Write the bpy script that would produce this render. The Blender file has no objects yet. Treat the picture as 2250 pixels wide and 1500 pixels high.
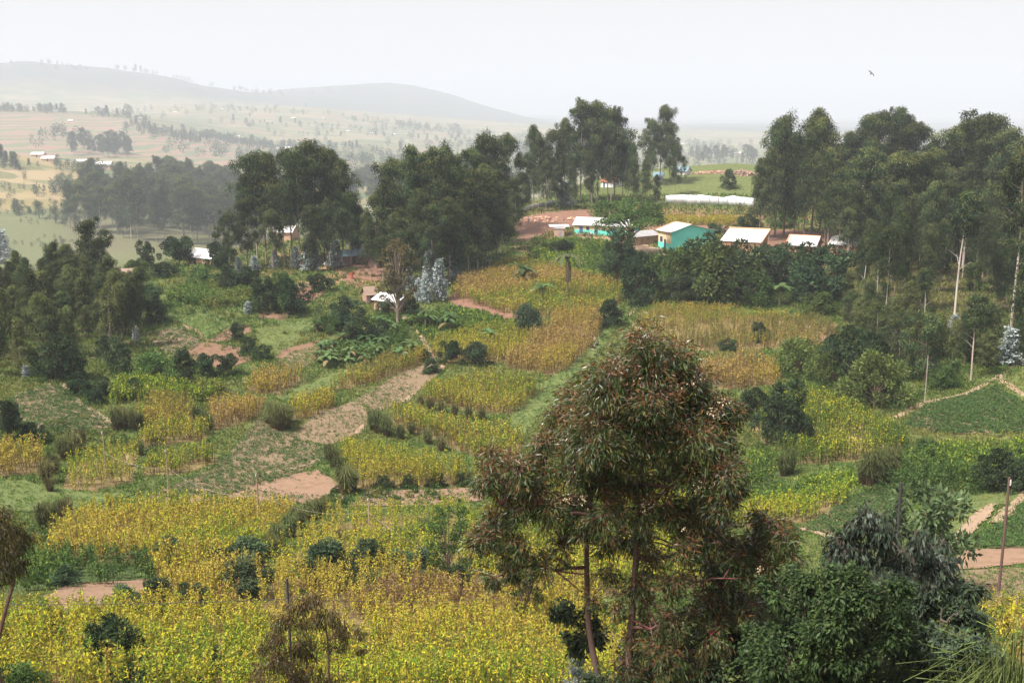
import bpy, bmesh, math, random
import numpy as np
from mathutils import Vector, Matrix
from mathutils.geometry import delaunay_2d_cdt
C = bpy.context.scene
COL = C.collection
PI = math.pi
rng = np.random.default_rng(11)
random.seed(11)

# ------------------------------------------------------------------ camera, sky, sun, exposure
CAMZ = 50.0
F = 2412.0                     # focal length in photo pixels (2250 wide)
PITCH = math.radians(11.7)
cam = bpy.data.objects.new('camera', bpy.data.cameras.new('camera'))
COL.objects.link(cam)
cam.location = (0, 0, CAMZ)
cam.rotation_euler = (PI/2 - PITCH, 0, 0)
cam.data.sensor_width = 36
cam.data.lens = 36*F/2250
cam.data.clip_start = 0.1
cam.data.clip_end = 60000
C.camera = cam
SUN_EL, SUN_AZ = math.radians(58), math.radians(-125)     # high hazy sun, behind the viewer to the left
SUN_DIR = Vector((math.cos(SUN_EL)*math.sin(SUN_AZ), math.cos(SUN_EL)*math.cos(SUN_AZ), math.sin(SUN_EL)))
w = bpy.data.worlds.new('World'); C.world = w; w.use_nodes = True
wn = w.node_tree.nodes; wl = w.node_tree.links
sky = wn.new('ShaderNodeTexSky'); sky.sky_type = 'NISHITA'; sky.sun_disc = False
sky.sun_elevation = SUN_EL; sky.sun_rotation = SUN_AZ % (2*PI)
sky.air_density = 1.0; sky.dust_density = 9.0; sky.ozone_density = 1.0; sky.altitude = 0
tcw = wn.new('ShaderNodeTexCoord'); sxw = wn.new('ShaderNodeSeparateXYZ'); wl.new(tcw.outputs['Generated'], sxw.inputs[0])
mrw = wn.new('ShaderNodeMapRange'); mrw.interpolation_type = 'SMOOTHSTEP'; mrw.inputs[1].default_value = .05; mrw.inputs[2].default_value = .75; mrw.inputs[3].default_value = .92; mrw.inputs[4].default_value = .25
wl.new(sxw.outputs[2], mrw.inputs[0])
mxw = wn.new('ShaderNodeMix'); mxw.data_type = 'RGBA'; wl.new(mrw.outputs[0], mxw.inputs[0]); wl.new(sky.outputs[0], mxw.inputs[6]); mxw.inputs[7].default_value = (4.05, 3.97, 3.95, 1)   # milky dry-season air
wl.new(mxw.outputs[2], wn['Background'].inputs[0]); wn['Background'].inputs[1].default_value = 0.125
sl = bpy.data.lights.new('sun', 'SUN'); sl.energy = 4.2; sl.angle = math.radians(3); sl.color = (1, .96, .90)
so = bpy.data.objects.new('sun', sl); COL.objects.link(so); so.location = (0, 0, 400)
so.rotation_euler = (-SUN_DIR).to_track_quat('-Z', 'Y').to_euler()
C.view_settings.view_transform = 'Standard'; C.view_settings.look = 'None'
C.view_settings.gamma = 1; C.view_settings.use_curve_mapping = False
C.view_settings.exposure = 0.80
C.cycles.max_bounces = 6; C.cycles.diffuse_bounces = 2; C.cycles.glossy_bounces = 2
C.cycles.transmission_bounces = 2; C.cycles.volume_bounces = 1; C.cycles.transparent_max_bounces = 4
C.cycles.caustics_reflective = False; C.cycles.caustics_refractive = False
HAZE_DENSITY = 0.00023

# ------------------------------------------------------------------ pixel rays
def ray(u, v):
    x = (np.asarray(u, float)-1125)/F; y = (750-np.asarray(v, float))/F
    return x, math.cos(PITCH)+y*math.sin(PITCH), -math.sin(PITCH)+y*math.cos(PITCH)
def azel(u, v):
    x, y, z = ray(u, v)
    return np.arctan2(x, y), z/np.hypot(x, y)
# ------------------------------------------------------------------ value noise
_T = np.random.default_rng(5).random((256, 256))
def vnoise(x, y, s=1.0):
    x = np.asarray(x, float)/s + 1000.37; y = np.asarray(y, float)/s + 1000.71
    xi = np.floor(x).astype(int); yi = np.floor(y).astype(int); fx = x-xi; fy = y-yi
    fx = fx*fx*(3-2*fx); fy = fy*fy*(3-2*fy)
    g = lambda a, b: _T[a & 255, b & 255]
    return (g(xi, yi)*(1-fx)+g(xi+1, yi)*fx)*(1-fy)+(g(xi, yi+1)*(1-fx)+g(xi+1, yi+1)*fx)*fy
def fbm(x, y, s, o=4):
    t = 0; a = .5
    for k in range(o):
        t = t+a*vnoise(np.asarray(x)+31.7*k, np.asarray(y)-17.3*k, s); s *= .5; a *= .5
    return t/(1-.5**o)
# ------------------------------------------------------------------ the land: elevation angle against log distance
def same(v): return [(0, v)]
ROWS = [  # (distance in metres, [(image column, image row at which the land stands there)])
 (45, same(1500)), (54, same(1400)), (65, same(1300)), (80, same(1200)), (98, same(1100)), (116, same(1000)),
 (135, same(900)), (158, [(0,805),(1100,800),(2250,800)]),
 (187, [(0,735),(300,722),(600,705),(1100,700),(1600,700),(2250,715)]),
 (228, [(0,652),(300,632),(600,612),(900,603),(1150,600),(1600,598),(1900,610),(2250,635)]),
 (253, [(0,640),(300,595),(600,572),(900,560),(1150,552),(1600,553),(1900,560),(2250,590)]),
 (290, [(0,650),(300,590),(600,532),(900,505),(1150,490),(1250,490),(1400,497),(1600,500),(1900,508),(2250,530)]),
 (340, [(0,680),(300,600),(600,545),(900,480),(1150,447),(1300,440),(1400,440),(1600,446),(1900,458),(2250,480)]),
 (400, [(0,660),(300,590),(600,560),(900,500),(1150,452),(1300,400),(1400,387),(1600,376),(1900,395),(2250,420)]),
 (480, [(0,592),(300,556),(600,560),(900,522),(1150,490),(1300,430),(1400,405),(1600,398),(1900,400),(2250,405)]),
 (600, [(0,522),(300,505),(600,528),(900,512),(1150,490),(1400,430),(1600,430),(2250,430)]),
 (760, [(0,432),(130,430),(300,440),(600,480),(900,465),(1150,450),(1400,425),(2250,425)]),
 (940, [(0,341),(80,350),(230,372),(300,388),(600,440),(900,432),(1150,420),(1400,408),(2250,405)]),
 (1100, [(0,352),(300,368),(600,415),(900,405),(1150,400),(1400,390),(2250,390)]),
 (1350, [(0,338),(300,345),(600,372),(900,375),(1150,375),(1400,372),(2250,370)]),
 (1650, [(0,288),(300,298),(450,320),(600,345),(900,352),(1150,354),(1400,354),(2250,352)]),
 (2050, [(0,243),(150,248),(280,256),(400,283),(500,305),(600,315),(900,328),(1150,334),(1400,338),(2250,338)]),
 (2600, [(0,258),(280,256),(400,256),(600,268),(900,293),(1150,308),(1400,318),(2250,318)]),
 (3100, [(0,250),(280,240),(400,236),(600,238),(700,240),(800,258),(900,265),(1000,274),(1150,286),(1400,300),(2250,304)]),
 (3600, [(0,215),(200,220),(400,225),(600,236),(900,258),(1150,276),(1400,290),(2250,294)]),
 (4300, [(0,141),(60,136),(110,143),(250,151),(330,163),(400,176),(450,187),(520,199),(600,212),(750,226),(900,246),(1150,270),(1400,284),(2250,288)]),
 (5200, [(0,160),(250,165),(450,195),(560,202),(640,192),(700,190),(780,186),(850,182),(900,187),(1000,210),(1080,235),(1150,255),(1230,270),(1400,279),(2250,283)]),
 (7000, [(0,190),(400,205),(900,215),(1150,262),(1400,274),(1800,272),(2250,276)]),
 (10000, [(0,220),(900,240),(1400,266),(2250,267)]),
 (16000, same(258)),
]
ROWS = [(r if r <= 400 else r*1.4, uv) for r, uv in ROWS]
def Rtab(R): return np.interp(R, [0, 400, 672, 30000], [0, 400, 480, 21428])
A0, DA = -math.radians(28), math.radians(.05)
NA = int(round(2*math.radians(28)/DA))+1
L0, DL = math.log(.3), .005
NL = int((math.log(22000)-L0)/DL)+1
AZ = A0+DA*np.arange(NA); LR = L0+DL*np.arange(NL); RR = np.exp(LR)
def _gs(M, sig, axis):
    k = np.arange(-int(3*sig), int(3*sig)+1); g = np.exp(-.5*(k/sig)**2); g /= g.sum()
    n = len(k)//2
    P = np.pad(M, [(n, n) if a == axis else (0, 0) for a in (0, 1)], mode='edge')
    return sum(gi*np.take(P, np.arange(i, i+M.shape[axis]), axis=axis) for i, gi in enumerate(g))
def _build_E():
    rows_l = [math.log(x) for x in (6, 12, 20, 30)]
    rows_e = [np.full(NA, x) for x in (-.583, -.655, -.65, -.617)]
    for r, uv in ROWS:
        us = np.array([p[0] for p in uv], float); vs = np.array([p[1] for p in uv], float)
        v = np.full(NA, vs[0])
        for _ in range(6):
            y = (750-v)/F
            u = 1125+F*np.tan(AZ)*(math.cos(PITCH)+y*math.sin(PITCH))
            v = np.interp(u, us, vs)
        rows_l.append(math.log(r)); rows_e.append(azel(u, v)[1])
    T = np.array(rows_e); sig = math.radians(.55)/DA
    sm = _gs(T, sig, 1); far = np.array(rows_l) > math.log(5400)
    T = np.where(far[:, None], _gs(T, sig*.35, 1), sm)
    E = np.empty((NL, NA)); rl = np.array(rows_l)
    idx = np.clip(np.searchsorted(rl, LR)-1, 0, len(rl)-2)
    t = np.clip((LR-rl[idx])/(rl[idx+1]-rl[idx]), 0, 1)[:, None]
    # monotone-ish cubic (Hermite with finite differences)
    d = np.gradient(T, rl, axis=0)*.8
    h = (rl[idx+1]-rl[idx])[:, None]
    E = (2*t**3-3*t**2+1)*T[idx]+(t**3-2*t**2+t)*h*d[idx]+(-2*t**3+3*t**2)*T[idx+1]+(t**3-t**2)*h*d[idx+1]
    E = _gs(E, 4, 0)
    near = RR < 6
    E[near] = ((-1.7-.3*RR)/RR)[near][:, None]
    X = RR[:, None]*np.sin(AZ)[None]; Y = RR[:, None]*np.cos(AZ)[None]
    s1 = fbm(X, Y, 9, 3)-.5; s2 = fbm(X+500, Y, 190, 4)-.5; s3 = fbm(X, Y+900, 980, 5)-.5
    a1 = (np.clip((RR-25)/60, 0, 1)*.55)[:, None]; a2 = (np.clip((RR-420)/1200, 0, 1)*17)[:, None]; a3 = (np.clip((RR-3000)/3500, 0, 1)*52)[:, None]
    return E+(s1*a1*np.clip(1.6-RR/1500, 0, 1)[:, None]+s2*a2+s3*a3)/RR[:, None]
E = _build_E()
def Z(x, y):
    x = np.asarray(x, float); y = np.asarray(y, float)
    r = np.maximum(np.hypot(x, y), .31)
    a = np.clip((np.arctan2(x, y)-A0)/DA, 0, NA-1.001); l = np.clip((np.log(r)-L0)/DL, 0, NL-1.001)
    ai = a.astype(int); li = l.astype(int); fa = a-ai; fl = l-li
    e = (E[li, ai]*(1-fa)+E[li, ai+1]*fa)*(1-fl)+(E[li+1, ai]*(1-fa)+E[li+1, ai+1]*fa)*fl
    return CAMZ+r*e
_i6 = int((math.log(6)-L0)/DL)
def hit(u, v, rmin=6.0):
    """ground point seen at photo pixel (u, v)"""
    a, e = azel(u, v)
    c = (float(a)-A0)/DA; ai = int(np.clip(c, 0, NA-2)); fa = min(max(c-ai, 0), 1)
    col = E[:, ai]*(1-fa)+E[:, ai+1]*fa
    i0 = max(_i6, int((math.log(rmin)-L0)/DL))
    k = np.nonzero(col[i0:] >= e)[0]
    i = i0+(k[0] if len(k) else NL-i0-1)
    if i > i0 and col[i] > col[i-1]:
        l = LR[i-1]+DL*(e-col[i-1])/(col[i]-col[i-1])
    else:
        l = LR[i]
    r = math.exp(l)
    x, y = r*math.sin(a), r*math.cos(a)
    return Vector((x, y, float(Z(x, y))))
def at_r(u, v, r):
    a = float(azel(u, v)[0]); x, y = r*math.sin(a), r*math.cos(a)
    return Vector((x, y, float(Z(x, y))))
def at_ray(u, v, r):
    """point in the air on the ray of pixel (u, v), r metres away on the ground plan"""
    x, y, z = ray(u, v); k = r/math.hypot(x, y)
    return Vector((float(x*k), float(y*k), float(CAMZ+z*k)))
def ztop(u, v, P):
    return CAMZ+math.hypot(P.x, P.y)*float(azel(u, v)[1])

# ------------------------------------------------------------------ mesh helpers
class Acc:
    """collects quads with a colour per vertex"""
    def __init__(s): s.V = []; s.Q = []; s.K = []; s.n = 0
    def add(s, V, Q, K):
        V = np.asarray(V, np.float32).reshape(-1, 3); Q = np.asarray(Q, np.int32).reshape(-1, 4)
        K = np.asarray(K, np.float32)
        if K.ndim == 1: K = np.tile(K, (len(V), 1))
        s.V.append(V); s.Q.append(Q+s.n); s.K.append(K); s.n += len(V)
    def mesh(s, name, mat, smooth=False):
        V = np.concatenate(s.V); Q = np.concatenate(s.Q); K = np.concatenate(s.K)
        me = bpy.data.meshes.new(name)
        me.vertices.add(len(V)); me.vertices.foreach_set('co', V.ravel())
        me.loops.add(Q.size); me.loops.foreach_set('vertex_index', Q.ravel())
        me.polygons.add(len(Q)); me.polygons.foreach_set('loop_start', np.arange(0, Q.size, 4, dtype=np.int32))
        if smooth: me.polygons.foreach_set('use_smooth', np.ones(len(Q), bool))
        at = me.color_attributes.new('col', 'FLOAT_COLOR', 'POINT')
        at.data.foreach_set('color', np.concatenate([K, np.ones((len(K), 1), np.float32)], 1).astype(np.float32).ravel())
        me.materials.append(mat); me.update(calc_edges=True); me.validate()
        return me
def norm(a): return a/np.maximum(np.linalg.norm(a, axis=-1, keepdims=True), 1e-9)
def leaf_cards(acc, P, ax, nrm, L, W, K, base=.15):
    """diamond leaves: P base points, ax axes, nrm rough facing, L, W sizes, K colours"""
    P = np.asarray(P); n = len(P)
    ax = norm(np.asarray(ax)); sd = norm(np.cross(ax, nrm)); L = np.broadcast_to(L, n)[:, None]; W = np.broadcast_to(W, n)[:, None]
    m = P+ax*L*.45
    V = np.stack([P, m+sd*W*.5, P+ax*L, m-sd*W*.5], 1)
    Q = np.arange(4*n).reshape(n, 4)
    acc.add(V.reshape(-1, 3), Q, np.repeat(K, 4, 0))
def lance_leaves(acc, P, ax, nrm, L, W, K, droop=.25):
    """curved, folded lance leaves of four quads for near foliage"""
    n = len(P); ax = norm(ax); sd = norm(np.cross(ax, nrm)); up = norm(np.cross(sd, ax))
    L = np.broadcast_to(L, n)[:, None]; W = np.broadcast_to(W, n)[:, None]
    dn = np.array([0, 0, -1.0])
    def pt(t): return P+ax*L*t+dn*L*droop*t*t
    a, b, c = pt(0), pt(.42), pt(1.)
    f = up*W*.18
    V = np.stack([a, b+sd*W*.5+f, c, b-sd*W*.5+f, b-f*.4], 1)
    i = np.arange(n)[:, None]*5
    Q = np.concatenate([i+np.array([[0, 1, 2, 4]]), i+np.array([[0, 4, 2, 3]])], 0)
    acc.add(V.reshape(-1, 3), Q, np.repeat(K, 5, 0))
def tube(acc, pts, rad, col, n=6):
    pts = np.asarray(pts, float); m = len(pts); rad = np.broadcast_to(rad, m)
    t = norm(np.gradient(pts, axis=0)); ref = np.array([0, 0, 1.]) if abs(t[:, 2]).mean() < .8 else np.array([1., 0, 0])
    a = norm(np.cross(t, ref)); b = np.cross(t, a)
    an = np.arange(n)*2*PI/n
    V = pts[:, None]+rad[:, None, None]*(a[:, None]*np.cos(an)[None, :, None]+b[:, None]*np.sin(an)[None, :, None])
    i = np.arange(m-1)[:, None]*n; j = np.arange(n)[None]; k = (j+1) % n
    Q = np.stack([i+j, i+k, i+n+k, i+n+j], -1).reshape(-1, 4)
    acc.add(V.reshape(-1, 3), Q, np.asarray(col, float) if np.ndim(col) == 1 else np.repeat(col, n, 0))
    # closed top
    top = (m-1)*n
    acc.add(V[-1], [[0, 1, 2, 3]] + ([[0, 3, 4, 5]] if n == 6 else []), np.asarray(col, float) if np.ndim(col) == 1 else np.tile(col[-1], (n, 1)))
def bez(p0, p1, p2, n=6):
    t = np.linspace(0, 1, n)[:, None]; p0, p1, p2 = map(np.asarray, (p0, p1, p2))
    return (1-t)**2*p0+2*t*(1-t)*p1+t*t*p2

# ------------------------------------------------------------------ objects, labels
def tag(o, label=None, cat=None, group=None, kind=None):
    if label: o['label'] = label
    if cat: o['category'] = cat
    if group: o['group'] = group
    if kind: o['kind'] = kind
    return o
def link(name, me, parent=None, loc=None):
    o = bpy.data.objects.new(name, me); COL.objects.link(o)
    if parent: o.parent = parent
    if loc is not None: o.location = loc
    return o
def thing(name, loc, label, cat, group=None, rz=0, s=1):
    o = bpy.data.objects.new(name, None); COL.objects.link(o); o.empty_display_size = .3
    o.location = loc; o.rotation_euler = (0, 0, rz); o.scale = (s, s, s)
    return tag(o, label, cat, group)
_used = set()
def plant(proto, P, H, label, group=None, rz=None, wide=1.0, cat=None):
    """put a copy of a plant prototype (list of part name and mesh) at P, H metres tall"""
    s = H/proto['h']
    o = thing(proto['name'], P, label, cat or proto['cat'], group, random.uniform(0, 6.28) if rz is None else rz, s)
    o.scale = (s*wide, s*wide, s)
    for nm, me in proto['parts']:
        link(nm, me, o)
    return o

# ------------------------------------------------------------------ materials
def mat(name):
    m = bpy.data.materials.new(name); m.use_nodes = True
    n = m.node_tree.nodes; n.remove(n['Principled BSDF'])
    return m, n, m.node_tree.links, n['Material Output']
def leaf_mat(name, transl=.3, var=.35, gloss=0.0, hue=.02):
    m, n, l, out = mat(name)
    at = n.new('ShaderNodeAttribute'); at.attribute_name = 'col'
    oi = n.new('ShaderNodeObjectInfo')
    hs = n.new('ShaderNodeHueSaturation')
    mr = n.new('ShaderNodeMapRange'); mr.inputs[3].default_value = 1-var; mr.inputs[4].default_value = 1+var
    l.new(oi.outputs['Random'], mr.inputs[0]); l.new(mr.outputs[0], hs.inputs['Value'])
    mm = n.new('ShaderNodeMath'); mm.operation = 'MULTIPLY'; mm.inputs[1].default_value = 37.7
    fr = n.new('ShaderNodeMath'); fr.operation = 'FRACT'; l.new(oi.outputs['Random'], mm.inputs[0]); l.new(mm.outputs[0], fr.inputs[0])
    mh = n.new('ShaderNodeMapRange'); mh.inputs[3].default_value = .5-hue; mh.inputs[4].default_value = .5+hue
    l.new(fr.outputs[0], mh.inputs[0]); l.new(mh.outputs[0], hs.inputs['Hue'])
    l.new(at.outputs['Color'], hs.inputs['Color'])
    d = n.new('ShaderNodeBsdfDiffuse'); t = n.new('ShaderNodeBsdfTranslucent'); mx = n.new('ShaderNodeMixShader')
    l.new(hs.outputs[0], d.inputs[0]); l.new(hs.outputs[0], t.inputs[0]); mx.inputs[0].default_value = transl
    l.new(d.outputs[0], mx.inputs[1]); l.new(t.outputs[0], mx.inputs[2])
    if gloss > 0:
        g = n.new('ShaderNodeBsdfGlossy'); g.inputs['Roughness'].default_value = .42
        m2 = n.new('ShaderNodeMixShader'); fz = n.new('ShaderNodeFresnel'); fz.inputs[0].default_value = 1.38
        mu = n.new('ShaderNodeMath'); mu.operation = 'MULTIPLY'; mu.inputs[1].default_value = gloss
        l.new(fz.outputs[0], mu.inputs[0]); l.new(mu.outputs[0], m2.inputs[0])
        l.new(mx.outputs[0], m2.inputs[1]); l.new(g.outputs[0], m2.inputs[2]); l.new(m2.outputs[0], out.inputs[0])
    else:
        l.new(mx.outputs[0], out.inputs[0])
    return m
def noise_mat(name, c1, c2, scale=2.0, rough=.9, bump=.0, c3=None, detail=6, rows=0):
    m, n, l, out = mat(name)
    p = n.new('ShaderNodeBsdfPrincipled'); p.inputs['Roughness'].default_value = rough
    tc = n.new('ShaderNodeNewGeometry') if c3 is None else n.new('ShaderNodeNewGeometry')
    nz = n.new('ShaderNodeTexNoise'); nz.inputs['Scale'].default_value = scale; nz.inputs['Detail'].default_value = detail; nz.inputs['Roughness'].default_value = .68
    l.new(tc.outputs['Position'], nz.inputs['Vector'])
    cr = n.new('ShaderNodeValToRGB'); e = cr.color_ramp.elements
    e[0].position = .35; e[0].color = (*c1, 1); e[1].position = .65; e[1].color = (*c2, 1)
    if c3: x = e.new(.8); x.color = (*c3, 1)
    l.new(nz.outputs[0], cr.inputs[0]); l.new(cr.outputs[0], p.inputs['Base Color'])
    hgt = nz.outputs[0]
    if rows:                                                        # hoed ridges
        wv = n.new('ShaderNodeTexWave'); wv.bands_direction = 'DIAGONAL'; wv.inputs['Scale'].default_value = rows; wv.inputs['Distortion'].default_value = 2.5; wv.inputs['Detail'].default_value = 3; wv.inputs['Detail Scale'].default_value = 1.5
        l.new(tc.outputs['Position'], wv.inputs['Vector'])
        ad = n.new('ShaderNodeMath'); ad.operation = 'ADD'; l.new(wv.outputs['Fac'], ad.inputs[0]); l.new(nz.outputs[0], ad.inputs[1]); hgt = ad.outputs[0]
        mr = n.new('ShaderNodeMapRange'); mr.inputs[3].default_value = .86; mr.inputs[4].default_value = 1.08; l.new(wv.outputs['Fac'], mr.inputs[0])
        vs = n.new('ShaderNodeVectorMath'); vs.operation = 'SCALE'; l.new(cr.outputs[0], vs.inputs[0]); l.new(mr.outputs[0], vs.inputs['Scale']); l.new(vs.outputs[0], p.inputs['Base Color'])
    if bump:
        b = n.new('ShaderNodeBump'); b.inputs['Strength'].default_value = bump; b.inputs['Distance'].default_value = .15
        l.new(hgt, b.inputs['Height']); l.new(b.outputs[0], p.inputs['Normal'])
    l.new(p.outputs[0], out.inputs[0])
    return m
def attr_mat(name, rough=.85):
    """plain matt material whose own colour is stored on the mesh"""
    m, n, l, out = mat(name)
    at = n.new('ShaderNodeAttribute'); at.attribute_name = 'col'
    p = n.new('ShaderNodeBsdfPrincipled'); p.inputs['Roughness'].default_value = rough
    nz = n.new('ShaderNodeTexNoise'); nz.inputs['Scale'].default_value = 3; nz.inputs['Detail'].default_value = 5
    mr = n.new('ShaderNodeMapRange'); mr.inputs[3].default_value = .7; mr.inputs[4].default_value = 1.3
    mx = n.new('ShaderNodeVectorMath'); mx.operation = 'SCALE'
    l.new(nz.outputs[0], mr.inputs[0]); l.new(mr.outputs[0], mx.inputs['Scale']); l.new(at.outputs['Color'], mx.inputs[0])
    l.new(mx.outputs[0], p.inputs['Base Color']); l.new(p.outputs[0], out.inputs[0])
    return m
M = dict(
 leaf=leaf_mat('foliage', .3, .3, hue=.02),
 shrub=leaf_mat('shrub_foliage', .3, .3, hue=.025),
 silver=leaf_mat('silver_foliage', .2, .15, hue=.01),
 near=leaf_mat('near_foliage', .3, .0, gloss=.32, hue=.0),
 crop=leaf_mat('crop_foliage', .35, .0, hue=0),
 bark=attr_mat('bark', .9), paint=attr_mat('paint', .75),
)
# ------------------------------------------------------------------ the ground: one sheet from the viewer's feet to the horizon
def in_poly(P, x, y):
    """vectorised point in polygon"""
    P = np.asarray(P); r = np.zeros(np.shape(x), bool)
    for (x1, y1), (x2, y2) in zip(P, np.roll(P, -1, 0)):
        c = ((y1 > y) != (y2 > y)) & (x < (x2-x1)*(y-y1)/(y2-y1+1e-12)+x1)
        r ^= c
    return r
def world_poly(px):
    return np.array([tuple(hit(u, v))[:2] for u, v in px])
def densify(P, step, jit, seed=0):
    r = np.random.default_rng(seed); out = []
    for a, b in zip(P, np.roll(P, -1, 0)):
        n = max(1, int(np.hypot(*(b-a))/step))
        for k in range(n):
            q = a+(b-a)*k/n
            out.append(q+r.normal(0, jit, 2))
    return np.array(out)
# crop, soil and bean plots: outlines in photo pixels, laid on the land
FIELD = {}; GREENF = set()
def field(name, px): FIELD[name] = world_poly(px)

GREEN = np.array([.065, .10, .028]); DRY = np.array([.12, .115, .042]); SOIL = np.array([.26, .14, .085])
def build_ground():
    az_f = np.radians(np.arange(-27.9, 27.9, .085))
    az = np.concatenate([np.radians(np.arange(-180, -28, 4.)), az_f, np.radians(np.arange(28, 180.1, 4.))])
    lr = np.concatenate([np.arange(math.log(.31), math.log(30), .06), np.arange(math.log(30), math.log(450), .0085), np.arange(math.log(450), math.log(21000), .013)])
    A, L = np.meshgrid(az, lr); R = np.exp(L)
    X = R*np.sin(A); Y = R*np.cos(A); ZZ = Z(X, Y)
    n, m = A.shape
    i = np.arange(n-1)[:, None]*m+np.arange(m-1)[None]
    Q = np.stack([i, i+1, i+m+1, i+m], -1).reshape(-1, 4)[:, ::-1]
    U = 1125+F*np.tan(np.clip(A, -1.2, 1.2))*math.cos(PITCH)        # rough image column
    Rr = R; R = Rtab(R)
    b = np.empty((n, m, 3)); t = fbm(X, Y, 14, 4)[..., None]
    b[:] = GREEN*(1-t)+DRY*t
    t2 = np.clip((fbm(X+300, Y, 22, 4)-.56)*7, 0, 1)[..., None]*np.clip((R-200)/40, 0, 1)[..., None]*np.clip((420-R)/60, 0, 1)[..., None]
    b = b*(1-.75*t2)+SOIL*.75*t2
    def blend(w, c):
        nonlocal b
        w = np.clip(w, 0, 1)[..., None]; b = b*(1-w)+np.array(c)*w
    sm = lambda x, a, c: np.clip((x-a)/(c-a), 0, 1)
    # red ground of the yards and the road round the village
    vill = sm(R, 242, 250)*(1-sm(R, 318, 326))*sm(U, 1120, 1150)*(1-sm(U, 1900, 1960))
    blend(vill*.7*sm(fbm(X, Y, 8, 3), .35, .55), (.24, .135, .085))
    blend(sm(R, 330, 338)*(1-sm(R, 470, 500))*sm(U, 1400, 1430)*(1-sm(U, 1680, 1700)), (.105, .125, .042))     # mown green hill
    blend(sm(R, 215, 225)*(1-sm(R, 262, 270))*sm(U, 560, 640)*(1-sm(U, 880, 920))*sm(fbm(X, Y, 7, 3), .42, .5)*.8, (.34, .19, .11))
    blend(sm(R, 250, 280)*(1-sm(R, 420, 460))*(1-sm(U, 1120, 1150))*.4, (.10, .085, .05))                    # leaf litter under the woods
    blend(sm(R, 160, 175)*(1-sm(R, 300, 330))*sm(U, 1830, 1880)*.85, (.075, .055, .035))
    blend(sm(R, 158, 166)*(1-sm(R, 240, 250))*(1-sm(U, 300, 340))*.8, (.08, .06, .036))
    # the next hills
    blend(sm(R, 430, 470)*(1-sm(R, 700, 720))*(1-sm(U, 260, 420)), (.115, .125, .058))
    blend(sm(R, 690, 720)*(1-sm(R, 1000, 1050))*(1-sm(U, 150, 300)), (.24, .18, .075))
    blend(sm(R, 470, 520)*(1-sm(R, 720, 760))*sm(U, 130, 200)*(1-sm(U, 620, 760))*.5, (.12, .10, .06))
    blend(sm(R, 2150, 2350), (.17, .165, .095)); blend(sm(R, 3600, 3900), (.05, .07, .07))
    terr = sm(R, 1330, 1380)*(1-sm(R, 1980, 2030))*(1-sm(U, 520, 640))
    blend(terr, (.26, .155, .12))
    for nm, P in FIELD.items():                                     # soil under each crop
        w = in_poly(P, X, Y)*(Rr < 400)
        blend(w*.8, (.06, .09, .03) if nm in GREENF else (.18, .125, .06))
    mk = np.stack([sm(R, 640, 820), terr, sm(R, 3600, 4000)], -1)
    me = bpy.data.meshes.new('ground')
    V = np.stack([X, Y, ZZ], -1).reshape(-1, 3).astype(np.float32)
    me.vertices.add(len(V)); me.vertices.foreach_set('co', V.ravel())
    me.loops.add(Q.size); me.loops.foreach_set('vertex_index', Q.ravel().astype(np.int32))
    me.polygons.add(len(Q)); me.polygons.foreach_set('loop_start', np.arange(0, Q.size, 4, dtype=np.int32))
    me.polygons.foreach_set('use_smooth', np.ones(len(Q), bool))
    for nm, arr in (('base', b), ('mask', mk)):
        a = me.color_attributes.new(nm, 'FLOAT_COLOR', 'POINT')
        a.data.foreach_set('color', np.concatenate([arr.reshape(-1, 3), np.ones((n*m, 1))], 1).astype(np.float32).ravel())
    me.update(calc_edges=True)
    m_, nn, l, out = mat('land')
    p = nn.new('ShaderNodeBsdfPrincipled'); p.inputs['Roughness'].default_value = .95; p.inputs['Specular IOR Level'].default_value = .1
    base = nn.new('ShaderNodeAttribute'); base.attribute_name = 'base'
    mask = nn.new('ShaderNodeAttribute'); mask.attribute_name = 'mask'
    sep = nn.new('ShaderNodeSeparateColor'); l.new(mask.outputs['Color'], sep.inputs[0])
    geo = nn.new('ShaderNodeNewGeometry')
    n1 = nn.new('ShaderNodeTexNoise'); n1.inputs['Scale'].default_value = .9; n1.inputs['Detail'].default_value = 8; n1.inputs['Roughness'].default_value = .65
    l.new(geo.outputs['Position'], n1.inputs['Vector'])
    r1 = nn.new('ShaderNodeMapRange'); r1.inputs[1].default_value = .3; r1.inputs[2].default_value = .7; r1.inputs[3].default_value = .55; r1.inputs[4].default_value = 1.45
    l.new(n1.outputs[0], r1.inputs[0])
    sc = nn.new('ShaderNodeVectorMath'); sc.operation = 'SCALE'; l.new(base.outputs['Color'], sc.inputs[0]); l.new(r1.outputs[0], sc.inputs['Scale'])
    # far patchwork of small fields
    nd = nn.new('ShaderNodeTexNoise'); nd.inputs['Scale'].default_value = .012; nd.inputs['Detail'].default_value = 4
    l.new(geo.outputs['Position'], nd.inputs['Vector'])
    ad = nn.new('ShaderNodeVectorMath'); ad.operation = 'MULTIPLY_ADD'; ad.inputs[1].default_value = (70, 70, 0)
    l.new(nd.outputs['Color'], ad.inputs[0]); l.new(geo.outputs['Position'], ad.inputs[2])
    fl = nn.new('ShaderNodeVectorMath'); fl.operation = 'MULTIPLY'; fl.inputs[1].default_value = (.012, .022, 0); l.new(ad.outputs[0], fl.inputs[0])
    vo = nn.new('ShaderNodeTexVoronoi'); vo.inputs['Scale'].default_value = 1; vo.distance = 'MANHATTAN'; l.new(fl.outputs[0], vo.inputs['Vector'])
    sv = nn.new('ShaderNodeSeparateColor'); l.new(vo.outputs['Color'], sv.inputs[0])
    cr = nn.new('ShaderNodeValToRGB'); cr.color_ramp.interpolation = 'CONSTANT'; e = cr.color_ramp.elements
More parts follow.
